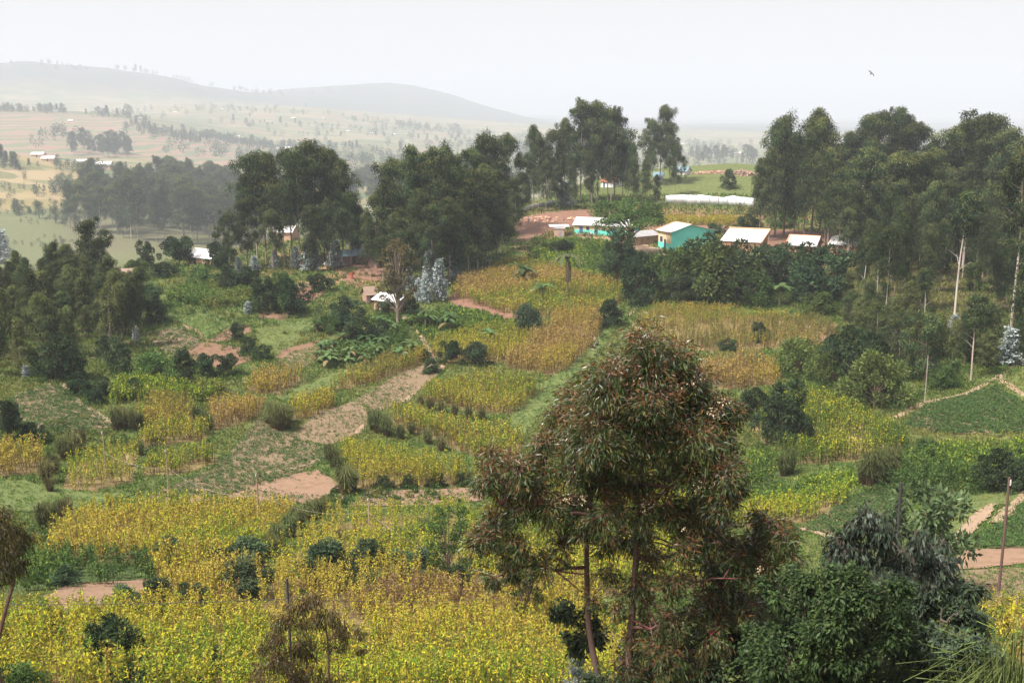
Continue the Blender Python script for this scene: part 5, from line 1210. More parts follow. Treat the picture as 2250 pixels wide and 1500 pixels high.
fill([(1835, 600), (1850, 560), (2060, 560), (2330, 580), (2360, 770), (2260, 770), (2120, 750), (1990, 730), (1870, 690)], 60, [PE[3], PE[4], PBARE[0], PE[5], PBARE[1], PE[2]], (10, 19), *BIGW, mind=3.6, wide=.85)
fill([(1720, 530), (1840, 505), (2250, 520), (2300, 575), (1860, 560)], 22, [PE[1], PE[5], PE[4]], (10, 16), *BIGW, mind=4.5, wide=.85)
fill([(1850, 690), (1900, 720), (2000, 760), (2150, 780), (2260, 760), (2330, 770), (2330, 800), (2180, 810), (2050, 820), (1970, 800), (1880, 760)], 34, PYOUNG+[PE[3]], (4, 9), 'young eucalyptus low along the shaded foot of the big wood', 'young eucalyptus along the foot of the big wood', 2.2)
put(PBARE[0], 2097, 696, 418, 'eucalyptus with tall pale bare trunk and domed crown', 'pale bare-trunked eucalyptus', wide=1.1)
put(PBARE[1], 2221, 728, 335, 'pale bare-trunked eucalyptus with a high ragged crown at the photo edge', 'pale bare-trunked eucalyptus')
put(PBARE[1], 1858, 622, 455, 'eucalyptus with slanting pale trunk behind the white-roofed village end', 'pale bare-trunked eucalyptus')
put(PBARE[0], 1893, 690, 520, 'eucalyptus with rust brown trunk above the young row', 'pale bare-trunked eucalyptus')
put(PBARE[1], 2133, 836, 640, 'single young eucalyptus with long thin white trunk by the path', wide=1.2)
clump('the young light green eucalyptuses fronting the big wood', 'young eucalyptus of the big wood', PYOUNG, [(1868, 708, 640), (1890, 745, 655), (1926, 762, 690), (1905, 700, 610), (1962, 735, 650), (1998, 730, 618), (2000, 805, 720), (2032, 835, 690), (2062, 815, 690), (2092, 790, 700), (2162, 806, 722), (1862, 668, 595), (2020, 690, 600), (1940, 690, 620)], 1.1)
# hazy wood beyond the brow
HZ = ('tall eucalyptus fading into haze in the wood beyond the brow', 'hazy eucalyptus wood beyond the brow')
HW = [dict(p, name='hazy_eucalyptus') for p in (PE[0], PE[1], PE[2], PE[5], PE[4])]
fill([(150, 500), (200, 525), (330, 535), (450, 538), (535, 535), (545, 480), (520, 440), (400, 425), (250, 440), (165, 450)], 150, HW, (22, 42), *HZ, mind=6.5, rmin=380)
fill([(735, 470), (870, 470), (1000, 455), (1120, 440), (1120, 400), (960, 405), (740, 415)], 60, HW, (22, 34), 'eucalyptus in the blue haze behind the middle woods', 'hazy trees behind the middle woods', mind=7, rmin=420)
fill([(130, 340), (290, 350), (285, 335), (140, 328)], 26, HW, (24, 38), 'eucalyptus in the dim grove under the brown terraces', 'dim grove under the terraces', mind=8, rmin=900)
fill([(1500, 366), (1690, 366), (1690, 350), (1500, 350)], 16, HW, (22, 34), 'faint eucalyptus behind the green hill', 'faint trees behind the green hill', mind=10, rmin=900)
# far hills
FT = ('small tree on the hazy hills', 'trees of the hazy hills')
for px, n, pr, Hr, sp in [([(-40, 247), (60, 247), (145, 251)], 26, PFAR, (11, 17), 14), ([(165, 253), (295, 259)], 12, PFAR, (10, 20), 12), ([(295, 285), (360, 290), (425, 312)], 26, PFAR, (10, 18), 22), ([(425, 298), (500, 312), (565, 322)], 24, PFAR, (9, 17), 18),
                          ([(560, 322), (700, 326), (860, 336)], 34, PFAR, (10, 18), 25), ([(-20, 368), (70, 372)], 10, PFAR, (8, 13), 10), ([(830, 276), (1000, 288)], 14, PFAR, (12, 22), 30), ([(1000, 312), (1250, 340)], 30, PFAR, (12, 20), 40),
                          ([(10, 140), (60, 137), (110, 143), (330, 164)], 14, PFAR, (12, 26), 30), ([(60, 420), (130, 430), (140, 395)], 7, PFAR, (7, 12), 6), ([(-10, 470), (60, 472), (140, 478), (150, 500)], 13, PFAR[1:3], (6, 10), 6), ([(700, 300), (1150, 315)], 20, PFAR, (9, 16), 60), ([(450, 270), (900, 275)], 20, PFAR, (8, 15), 90)]:
    hedge(px, n, pr, Hr, *FT, spread=sp)
# silver juvenile eucalyptus
for u, vb, vt, lb, wd in [(942, 632, 548, 'silver tree behind the white group beside the dry crop', .75), (966, 660, 566, 'broadest silver tree of the white group beside the dry crop', .85), (1001, 618, 528, 'tallest pointed silver tree beside the dry crop', .65), (935, 665, 598, 'small silver tree at the front of the white group', .8), (919, 662, 608, 'narrow silver bush at the edge of the middle wood', .8), (900, 640, 585, 'faint silver bush in the shade of the middle wood', 1),
                     (650, 592, 540, 'silver tree under the clump, farthest from the blue roof', 1), (685, 596, 532, 'broad silver tree under the tall clump', 1.4), (738, 588, 525, 'silver tree just left of the blue-roofed house', 1.2), (604, 590, 548, 'grey silver bush below the white-roofed shack', 1), (560, 598, 560, 'dull silver bush at the foot of the tall clump', 1.3), (525, 600, 562, 'dull silver bush near the pale tin roof', 1), (785, 545, 478, 'dim silver tree in the gap between the two woods', 1.2),
                     (1970, 770, 698, 'slim silver tree in front of the dark big wood', .8), (2096, 738, 688, 'silver bush at the foot of the tall bare trunk', 1.2), (2170, 762, 715, 'grey silver bush left of the brightest one by the path', 1.3), (2216, 802, 716, 'bright broad silver bush above the forked path', 1.3), (2045, 812, 770, 'small silver bush among the young eucalyptus', 1),
                     (58, 828, 800, 'little silver bush at the foot of the edge wood', 1.5), (1240, 455, 395, 'pale silver tree among the crest trunks', 1.3), (545, 690, 660, 'small silver shrub on the terrace by the plots', 1.3), (300, 750, 715, 'faint silver shrub at the corner of the edge wood', 1)]:
    put(PSILV[int(u) % 2], u, vb, vt, lb, 'silver eucalyptus', wide=wd)
put(PSILV[0], 2, 578, 500, 'big grey silver tree on the green meadow beyond the brow', wide=1.4, rmin=380)
BUSHPOS = []
# dark bushes of the hillside
B = PBUSH
for pr, u, vb, vt, wd, lb in [
 (B[2], 1480, 650, 540, 1.0, 'dark bush mass under the tall turquoise wall, its end by the path'), (B[0], 1556, 655, 512, .75, 'tall dark bush tree against the turquoise side wall'), (B[2], 1575, 660, 532, .95, 'dark bush in the centre of the mass below the village'), (B[0], 1622, 655, 528, .9, 'dark bush in front of the brick house roof'), (B[1], 1668, 645, 540, .9, 'dark bush below the brick wall'), (B[2], 1640, 670, 590, 1, 'low dark bush at the foot of the mass by the pale rock'), (B[3], 1500, 668, 598, 1.1, 'low dark bush nearest the path bend'), (B[0], 1555, 672, 600, 1.1, 'low dark bush at the front of the mass'),
 (B[1], 1712, 625, 535, 1, 'leafy bush draping the bank beside the small peaked roof'), (B[0], 1765, 640, 533, 1, 'dark bush under the peaked white roof'), (B[0], 1815, 660, 538, .9, 'dark bush under the last village roof'), (B[1], 1760, 665, 612, 1, 'dark bush between the two bananas below the village'), (B[2], 1800, 690, 640, 1.2, 'low bush at the corner of the thin brown crop'),
 (B[1], 1395, 668, 552, .8, 'tall grey green bush tree beside the dark forked trunk'), (B[1], 1340, 716, 655, 1.1, 'dark bush hanging over the grass bank'), (B[3], 1312, 722, 690, 1, 'small dark bush at the top of the grass bank'), (PROUND[0], 1322, 602, 578, 1.2, 'small round bush in the green weeds below the umbrella tree'), (B[0], 1432, 598, 560, 1, 'small leafy bush above the path bend'),
 (PROUND[0], 1156, 742, 664, .95, 'round bush on a bare stem in the dry crop'), (PROUND[0], 1050, 802, 748, 1.15, 'round dark bush between the yellow crops'), (B[3], 990, 800, 745, .9, 'loose green bush left of the round dark bush'), (B[1], 948, 818, 785, 1.2, 'low bush beside the winding path'), (B[0], 930, 790, 765, 1, 'tiny bush at the bend of the winding path'),
 (B[1], 1668, 748, 705, 1, 'grey green bush in the thin brown crop'), (B[0], 1600, 770, 742, 1.2, 'grey bush low in the thin brown crop'), (B[2], 1755, 822, 738, .9, 'dark spreading bush above the green crop'), (B[2], 1830, 850, 770, .8, 'bush on the bank behind the spreading bush'), (B[0], 1865, 820, 715, .85, 'tall bush on the corner of the big wood'), (B[2], 1920, 895, 770, .75, 'largest dark bush above the meeting of the paths'), (B[0], 1900, 870, 730, .8, 'feathery dark tree behind the largest dark bush'), (B[1], 1950, 880, 800, .8, 'dark bush next to the thin grey pole'), (B[2], 2070, 850, 800, 1, 'low shade bush under the young eucalyptus'), (B[1], 1820, 800, 740, 1, 'light bush before the red bank'),
 (B[1], 1712, 980, 838, .85, 'big grey green bush standing in the green crop'), (B[0], 1655, 920, 850, .9, 'bush between the great eucalyptus top and the big grey green bush'), (B[0], 1750, 985, 900, .7, 'dark side bush with shining leaves in the green crop'),
 (B[0], 640, 690, 612, 1, 'big dark bush over the terrace plots'), (B[1], 588, 685, 610, 1, 'dark bush next to the big one over the plots'), (B[2], 615, 650, 595, 1, 'bush behind the pair over the plots'), (B[0], 540, 640, 585, 1.2, 'dull bush below the dull silver bushes'), (B[1], 345, 710, 655, 1, 'dark bush at the corner of the edge wood'), (B[0], 330, 680, 625, 1, 'bush above the corner of the edge wood'), (B[3], 395, 585, 518, 1.1, 'open crowned small tree left of the pale tin roof'), (B[1], 325, 590, 528, .8, 'dense little tree on the brow'), (B[2], 440, 625, 585, 1.3, 'low bush in front of the pale tin roof'), (B[0], 360, 610, 575, 1.4, 'low bushy hedge tree on the brow'), (B[2], 300, 610, 570, 1.2, 'bush behind the mud huts in the wood'), (B[0], 480, 590, 530, 1.0, 'dark bush right of the pale tin roof'), (B[1], 500, 640, 580, 1, 'grey green bush on the slope under the dark bush'),
 (B[3], 522, 750, 706, .9, 'small tree standing on the brown plot'), (B[1], 550, 778, 738, 1, 'round bush below the small plot tree'), (B[0], 580, 790, 755, 1, 'round bush at the corner of the olive plot'), (B[3], 457, 828, 775, 1, 'small tree at the lower edge of the brown plot'), (B[3], 500, 825, 775, .9, 'second small tree at the lower edge of the brown plot'), (B[1], 405, 825, 765, 1, 'bush beside the red bank under the plots'), (B[2], 345, 835, 770, 1.1, 'spreading olive bush over the yellow weeds'), (B[1], 265, 818, 742, .9, 'dark bush under the edge wood'), (B[0], 235, 785, 735, .9, 'dark bush close to the dark wood corner'), (B[0], 133, 832, 730, .9, 'big blue green bush at the end of the edge wood'), (B[1], 160, 838, 760, .8, 'blue green bush overlapping the big one'), (B[0], 98, 828, 780, .9, 'bush at the top of the red path'), (B[1], 205, 885, 850, 1.3, 'low bush along the red path'), (B[0], 172, 868, 830, 1.2, 'bush at the upper bend of the red path'), (B[1], 293, 872, 828, .9, 'bush in the yellow weeds above the olive field'), (B[0], 225, 870, 825, 1, 'bush above the lower bend of the red path'), (B[3], 22, 970, 875, .6, 'dark narrow conifer-like bush by the bean plot'), (B[0], 70, 970, 925, 1.2, 'dull bush behind the golden patch'), (B[1], 410, 855, 810, 1, 'bush at the top of the olive field'),
 (B[0], 760, 720, 650, 1, 'red flecked bush below the blue-roofed house'), (B[2], 720, 730, 690, 1.1, 'dark bush above the banana grove'), (B[0], 850, 700, 655, .9, 'bush in front of the white-roofed mud house'), (B[1], 905, 690, 650, 1, 'bush right of the white-roofed mud house'), (B[0], 790, 760, 700, 1.2, 'dark leafy bush within the banana grove'), (B[1], 845, 745, 700, 1, 'round dark bush beside the brown tree trunk'), (B[0], 700, 640, 600, 1.2, 'scrubby bush under the blue-roofed house'), (B[2], 1180, 552, 518, 1.3, 'bush on the bank by the timber shed'), (B[0], 1235, 560, 525, 1.4, 'bush on the bank under the mud hut'), (B[1], 1600, 415, 372, 1.0, 'dark bush on the green hill'), (B[0], 1640, 520, 470, 1, 'dark hedge bush behind the brick house'), (B[2], 1720, 500, 455, 1, 'dark hedge bush at the end of the white fence'), (B[2], 1490, 512, 488, 2, 'low hedge bush below the garden crop'), (B[0], 1570, 512, 490, 2, 'second low hedge bush below the garden crop'), (B[1], 1130, 470, 420, 1, 'bush at the end of the red cutting'), (B[0], 1105, 480, 420, 1, 'bush behind the orange figure'),
 (B[2], 2030, 1010, 960, 1.1, 'light green bush in the leafy crop'), (B[0], 2190, 1075, 985, .9, 'grey green bush next to the tall telephone pole'), (B[1], 2240, 1080, 1010, 1, 'bush at the photo edge behind the telephone pole'), (B[0], 745, 1082, 1062, 1, 'round tuft by the pole at the yellow terrace foot'), (B[1], 845, 1075, 1040, 1, 'first low bush along the lowest yellow terrace'), (B[1], 897, 1070, 1038, 1, 'second low bush along the lowest yellow terrace'), (B[0], 960, 1068, 1036, 1, 'third low bush along the lowest yellow terrace'), (B[0], 1020, 1066, 1036, 1, 'bush where the lowest terrace meets the great eucalyptus')]:
    BUSHPOS.append(tuple(put(pr, u, vb, vt, lb, 'bushes of the hillside', wide=wd).location)+(vb-vt,))
# shrubs of the near slope
FE = PFEATH
for pr, u, vb, vt, wd, lb in [
 (FE[0], 377, 1245, 1173, 1, 'feathery shrub on the edge of the golden shoulder'), (FE[1], 482, 1265, 1195, 1.2, 'round feathery shrub left of the taller pair'), (FE[0], 545, 1265, 1172, 1.1, 'taller feathery shrub of the pair on the near slope'), (FE[2], 535, 1310, 1222, 1.1, 'lower feathery shrub in front of the taller one'), (FE[2], 140, 1285, 1238, 1.2, 'feathery shrub at the tip of the pink bare strip'), (FE[0], 342, 1345, 1262, 1, 'feathery shrub at the end of the pink bare strip'), (FE[1], 420, 1350, 1275, 1.1, 'thin feathery shrub right of the pink bare strip'), (FE[2], 275, 1345, 1280, 1, 'hazy feathery shrub in front of the pink strip'), (FE[2], 715, 1285, 1183, 1.1, 'wide feathery shrub in the yellow tan crop'), (FE[0], 810, 1270, 1178, 1, 'feathery shrub below the tussock row'), (FE[0], 870, 1275, 1200, 1, 'silvery feathery shrub below the tussock row'), (FE[2], 930, 1265, 1200, 1.2, 'feathery shrub next to the thin tree'), (FE[1], 480, 1345, 1300, 1, 'small dark feathery shrub near the bend of the slope'), (FE[2], 108, 1400, 1352, 1, 'faint feathery shrub in the nearest crop'),
 (B[1], 243, 1490, 1345, .95, 'dark round bush in the nearest yellow crop'), (B[0], 320, 1525, 1440, 1, 'bush in front of the dark round bush'), (PROUND[0], 472, 1480, 1420, 1.1, 'small dark bush in the nearest yellow crop'), (B[2], 30, 1560, 1455, 1, 'dark leafy bush in the photo corner'), (B[3], 430, 1540, 1480, 1, 'small leafy shrub at the lower photo edge'), (PTHIN, 985, 1300, 1085, .75, 'thin feathery tree left of the great eucalyptus'), (PTHIN, 1160, 1385, 1195, .75, 'small tree behind the low twigs of the great eucalyptus'), (B[3], 1000, 1310, 1235, .8, 'dark bush under the thin feathery tree'), (B[0], 1080, 1260, 1180, .9, 'dark bush half behind the great eucalyptus')]:
    put(pr, u, vb, vt, lb, 'shrubs of the near slope', wide=wd)
put(PUMB, 1385, 605, 430, 'spreading umbrella tree before the long painted house', r=247, wide=1.25)
put(PUMB2, 1356, 640, 488, 'dark tree under the umbrella tree with a leaning dark trunk', wide=.7)
put(PGREV, 874, 722, 500, 'tall thin brown tree before the middle wood')
# bananas
for k, (u, vb, vt, lb) in enumerate([(1146, 628, 558, 'banana plant high in the dry crop'), (1192, 668, 600, 'banana plant lower in the dry crop'), (935, 722, 662, 'banana plant by the winding path'), (990, 728, 668, 'broad banana plant right of the winding path'), (1076, 758, 705, 'banana plant in the bright yellow crop'), (905, 790, 728, 'banana plant leaning over the winding path'), (692, 728, 690, 'lone banana plant above the grassy plot'), (1712, 672, 600, 'banana plant below the peaked roof'), (1790, 655, 598, 'banana plant under the last village roof'), (1838, 612, 560, 'banana plant half hidden by the wood corner'), (880, 800, 745, 'low banana plant at the end of the olive strip')]):
    put(PBAN[k % 3], u, vb, vt, lb, 'banana plants')
put(PDEAD, 1247, 668, 550, 'withered banana plant with hanging dead leaves', 'banana plants')
fill([(690, 800), (720, 770), (770, 735), (830, 720), (870, 740), (830, 790), (760, 815)], 30, PBAN, (2.2, 3.6), 'banana plant within the dense banana grove', 'banana plants of the grove', 2.2)
# tall tussocks
N = PNAP
def tuss(lb, rows, k, w0=1.0):
    for (u, vb, vt) in rows: put(N[k], u, vb, vt, lb, 'grass tussocks', wide=.8*w0*random.uniform(.8, 1.2))
tuss('brown tussock in the row left of the golden shoulder', [(95, 1160, 1090), (115, 1150, 1090), (135, 1140, 1085), (150, 1125, 1080)], 0)
tuss('brown tussock in the row above the golden patch', [(140, 1010, 950), (160, 1000, 938), (180, 990, 930), (120, 1040, 985), (105, 1060, 1000), (110, 1080, 1040)], 0)
tuss('tussock of the hedge below the olive field', [(255, 945, 885), (272, 942, 882), (295, 945, 890), (310, 940, 900)], 0)
tuss('green tussock between the yellow wedge and the tan crop', [(432, 925, 882), (450, 935, 895), (460, 945, 900), (310, 1000, 958)], 2)
tuss('tussock in the big clump at the corner of the tan crop', [(592, 930, 872), (605, 940, 872), (620, 945, 880), (630, 930, 880)], 1, 1.2)
tuss('tussock of the hedge left of the yellow terraces', [(722, 1010, 965), (735, 1030, 970), (748, 1055, 990), (760, 1085, 1010), (775, 1078, 1025)], 1, 1.1)
tuss('tussock at the upper corner of the yellow terraces', [(818, 945, 890), (832, 950, 890), (850, 958, 905), (880, 965, 925)], 1)
tuss('tussock of the row between the two yellow green terraces', [(925, 895, 862), (945, 902, 868), (970, 908, 872), (1000, 915, 878), (1030, 920, 885), (1060, 922, 888), (905, 955, 920), (940, 975, 935), (970, 990, 950)], 0, 1.1)
tuss('tussock of the hedge below the pink bare plot', [(655, 1160, 1100), (680, 1140, 1090), (700, 1130, 1085), (635, 1180, 1115), (610, 1205, 1135), (592, 1225, 1160), (715, 1120, 1080)], 1, 1.1)
tuss('tussock of the diagonal row in the yellow tan crop', [(858, 1215, 1160), (880, 1205, 1148), (905, 1195, 1138), (930, 1185, 1125), (955, 1170, 1110), (835, 1225, 1175)], 1, 1.1)
tuss('tussock beside the lush leafy crop', [(1895, 1064, 1000), (1912, 1066, 975), (1930, 1064, 968), (1948, 1058, 965), (1962, 1050, 962)], 1, .8)
tuss('dark green tussock in the green crop', [(1722, 1045, 985), (1735, 1040, 975)], 2)
tuss('green tussock below the feathery shrubs', [(808, 1300, 1230), (820, 1305, 1240)], 2)

# belts of trees and hedges too many to count on the far hills
def far_woods():
    acc = Acc(); r = np.random.default_rng(77)
    for px, n, Hr, sp in [([(-60, 247), (145, 251)], 50, (9, 20), 16), ([(165, 255), (300, 262)], 26, (8, 18), 20), ([(295, 287), (425, 312)], 60, (8, 22), 30), ([(425, 300), (565, 324)], 60, (8, 22), 26), ([(560, 322), (700, 330), (870, 345)], 100, (8, 24), 40), ([(830, 280), (1000, 292), (1150, 310)], 60, (12, 30), 60), ([(950, 320), (1250, 345)], 80, (12, 28), 60), ([(700, 350), (1150, 372)], 90, (10, 26), 70),
                          ([(420, 340), (700, 372)], 40, (8, 18), 40), ([(1480, 340), (1690, 345)], 60, (10, 26), 60), ([(1150, 318), (1700, 325)], 70, (12, 30), 120), ([(300, 246), (800, 262)], 70, (10, 22), 130), ([(450, 275), (1000, 300)], 70, (10, 22), 150), ([(0, 145), (250, 155), (560, 205), (850, 186)], 70, (14, 34), 60), ([(130, 300), (250, 320)], 26, (10, 24), 40), ([(0, 372), (140, 430), (150, 470)], 40, (4, 10), 25), ([(140, 372), (300, 392)], 40, (6, 14), 20), ([(0, 440), (150, 500)], 40, (2, 6), 18), ([(560, 350), (900, 366), (1150, 380)], 110, (9, 26), 80), ([(620, 390), (900, 400), (1150, 395)], 90, (9, 26), 60), ([(420, 318), (600, 345), (800, 352)], 60, (9, 22), 60), ([(1400, 358), (1700, 362)], 50, (10, 26), 70), ([(0, 520), (120, 545), (150, 520)], 30, (1.5, 5), 15)]:
        P = np.array([tuple(h(u, v, 420))[:2] for u, v in px]); s = np.concatenate([[0], np.cumsum(np.hypot(*np.diff(P, axis=0).T))]); cl = r.uniform(0, s[-1], max(3, n//8))
        for k in range(n):
            d = cl[r.integers(0, len(cl))]+r.normal(0, s[-1]*.03); d = min(max(d, 0), s[-1])
            x = np.interp(d, s, P[:, 0])+r.normal(0, sp); y = np.interp(d, s, P[:, 1])+r.normal(0, sp); z = float(Z(x, y)); H = r.uniform(*Hr)
            c = np.array([x, y, z+H*.5]); m = 90; d3 = norm(r.normal(0, 1, (m, 3))+[0, 0, .2]); W_ = H*r.uniform(.22, .42)
            p = c+d3*(r.random(m)**.5)[:, None]*np.array([W_, W_, H*.52])
            leaf_cards(acc, p, d3+r.normal(0, .5, (m, 3)), d3+r.normal(0, .3, (m, 3)), H*.13, H*.08, np.array(BG)[r.integers(0, 4, m)]*r.uniform(.7, 1.3))
    tag(link('far_woods', acc.mesh('far_woods', M['crop'])), kind='stuff')
far_woods()

def bush_skirts():
    acc = Acc(); r = np.random.default_rng(44)
    for x0, y0, z0, hp in BUSHPOS:
        d0 = math.hypot(x0, y0); s = hp/F*d0
        for k in range(7):
            a = r.uniform(0, 6.28); q = s*r.uniform(.25, .75); x, y = x0+math.cos(a)*q, y0+math.sin(a)*q
            h_ = s*r.uniform(.12, .42); w_ = h_*r.uniform(.7, 1.4); m = 90; d = norm(r.normal(0, 1, (m, 3))); d[:, 2] = np.abs(d[:, 2]); rr = r.random(m)**.5
            p = np.column_stack([x+d[:, 0]*rr*w_, y+d[:, 1]*rr*w_, float(Z(x, y))+d[:, 2]*rr*h_])
            leaf_cards(acc, p, d+r.normal(0, .5, (m, 3)), d+r.normal(0, .4, (m, 3)), .26*r.uniform(.6, 1.4, m), .13, pick('deep' if r.random() < .7 else 'green', m, r)*r.uniform(.55, 1.0))
    tag(link('undergrowth', acc.mesh('undergrowth', M['crop'])), kind='stuff')
bush_skirts()
# ------------------------------------------------------------------ the near trees and bushes below the viewer
def near_tree(name, label, cat, r0, base_u, stems, hubs, blobs, n_per, L, W, pal, style='hang', spread=1.12, tc=(.20, .13, .11), lc=(.13, .06, .05), wc=(.16, .035, .035), rad=.09, flowers=(), seed=1, matl='near', group=None, twigs=7, tips=None, ups=0.0):
    """each leafy mass has its own place in the air (pixel, distance); limbs run from the stems to them"""
    r = np.random.default_rng(seed)
    P0 = at_r(base_u, 750, r0); o = np.array(P0)
    root = thing(name, P0, label, cat, group)
    pos = lambda u, v, d=0.0: np.array(at_ray(u, v, r0+d))-o
    mpp = r0/F*1.06                                                  # metres per photo pixel there
    T = Acc(); B = Acc(); K = Acc()
    nodes = []
    for st in stems:
        p = [np.array([0, 0, -.4])+r.normal(0, .05, 3)*[1, 1, 0]]+[pos(u, v, d) for u, v, d in st]
        p = np.array(p); q = [p[0]]
        for k in range(len(p)-1):
            for t in np.linspace(0, 1, 5)[1:]: q.append(p[k]*(1-t)+p[k+1]*t)
        q = np.array(q); q[1:-1] = (q[:-2]+2*q[1:-1]+q[2:])/4
        cc = np.linspace(0, 1, len(q))[:, None]
        tube(T, q, np.linspace(rad, rad*.25, len(q)), np.array(tc)*(1-cc)+np.array(lc)*cc); nodes += list(q[2:])
    nodes = np.array(nodes)
    hp = []
    for u, v, d in hubs:
        e = pos(u, v, d); dd = np.linalg.norm(nodes-e-np.array([0, 0, -.35]), axis=1)+(nodes[:, 2] > e[2]-.1)*3; s = nodes[dd.argmin()]
        c = bez(s, (s+e)/2+np.array([0, 0, -.12]), e, 8); c[1:-1] += r.normal(0, .03, (6, 3)); tube(T, c, np.linspace(rad*.42, rad*.16, 8), np.array(lc)); hp += list(c[3:])
    hp = np.array(hp+list(nodes[-6:]))
    for bi, b in enumerate(blobs):
        u, v, R = b[:3]; d = b[3] if len(b) > 3 else r.normal(0, .5); den = b[4] if len(b) > 4 else 1.0
        c = pos(u, v, d); Rm = R*mpp*spread
        s = hp[np.argmin(np.linalg.norm(hp-c-np.array([0, 0, -.2]), axis=1))]
        cv = bez(s, (s+c)/2+r.normal(0, .06, 3), c, 6); tube(B, cv, np.linspace(rad*.2, rad*.09, 6), np.array(lc)*.5+np.array(wc)*.5, 4)
        n = int(n_per*den*(R/55)**2); nt = max(4, int(twigs*(R/55)))
        dirs = norm(r.normal(0, 1, (nt, 3))+np.array([0, -.1, .25])); tend = c+dirs*Rm*r.uniform(.5, 1.0, (nt, 1))
        for te in tend: tube(B, bez(c, (c+te)/2+np.array([0, 0, .05]), te, 4), np.linspace(rad*.09, rad*.03, 4)+.002, np.array(wc), 4)
        ti = r.integers(0, nt, n); f = r.random(n)**.45
        p = c+(tend-c)[ti]*f[:, None]+r.normal(0, Rm*.20, (n, 3))
        dv = norm(p-c+r.normal(0, .02, (n, 3)))
        hue = r.uniform(.8, 1.25); kk = np.array(pal)[np.minimum((r.random(n)*len(pal)).astype(int), len(pal)-1)]*hue*r.uniform(.7, 1.35, (n, 1))
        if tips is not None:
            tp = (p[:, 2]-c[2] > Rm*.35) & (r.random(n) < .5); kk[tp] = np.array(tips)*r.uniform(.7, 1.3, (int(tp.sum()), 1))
        if style == 'hang':
            ax = dv*(.45+ups*.7)+np.array([0, 0, -1.0+ups])+r.normal(0, .38+ups*.35, (n, 3)); nr = r.normal(0, 1, (n, 3))
            lance_leaves(K, p, ax, nr, L*r.uniform(.6, 1.3, n), W*r.uniform(.7, 1.3, n), kk, .2)
        elif style == 'spray':
            ax = dv*.9+np.array([0, 0, -.25])+r.normal(0, .5, (n, 3)); nr = np.array([0, 0, 1.])+dv*.4+r.normal(0, .45, (n, 3))
            lance_leaves(K, p, ax, nr, L*r.uniform(.6, 1.3, n), W*r.uniform(.7, 1.3, n), kk, .25)
    link('trunk', T.mesh('trunk', M['bark'], True), root); link('branches', B.mesh('branches', M['bark'], True), root)
    link('crown', K.mesh('crown', M[matl]), root)
    if flowers:
        Fl = Acc()
        for u, v, R in flowers:
            n = int(42*(R/20)**1.5); p = pos(u, v, -.75)+r.normal(0, R*mpp*.45, (n, 3)); a = r.normal(0, 1, (n, 3))
            leaf_cards(Fl, p, a, r.normal(0, 1, (n, 3)), .042*r.uniform(.6, 1.3, n), .03, np.array([.58, .48, .30])*r.uniform(.6, 1.15, (n, 1)))
        link('flowers', Fl.mesh('flowers', M['shrub']), root)
    return root
EP = [(.042, .070, .020), (.056, .086, .024), (.072, .10, .034), (.13, .058, .024), (.10, .092, .022), (.036, .056, .018), (.10, .13, .055), (.15, .085, .028), (.080, .10, .026), (.06, .09, .025), (.048, .075, .022)]
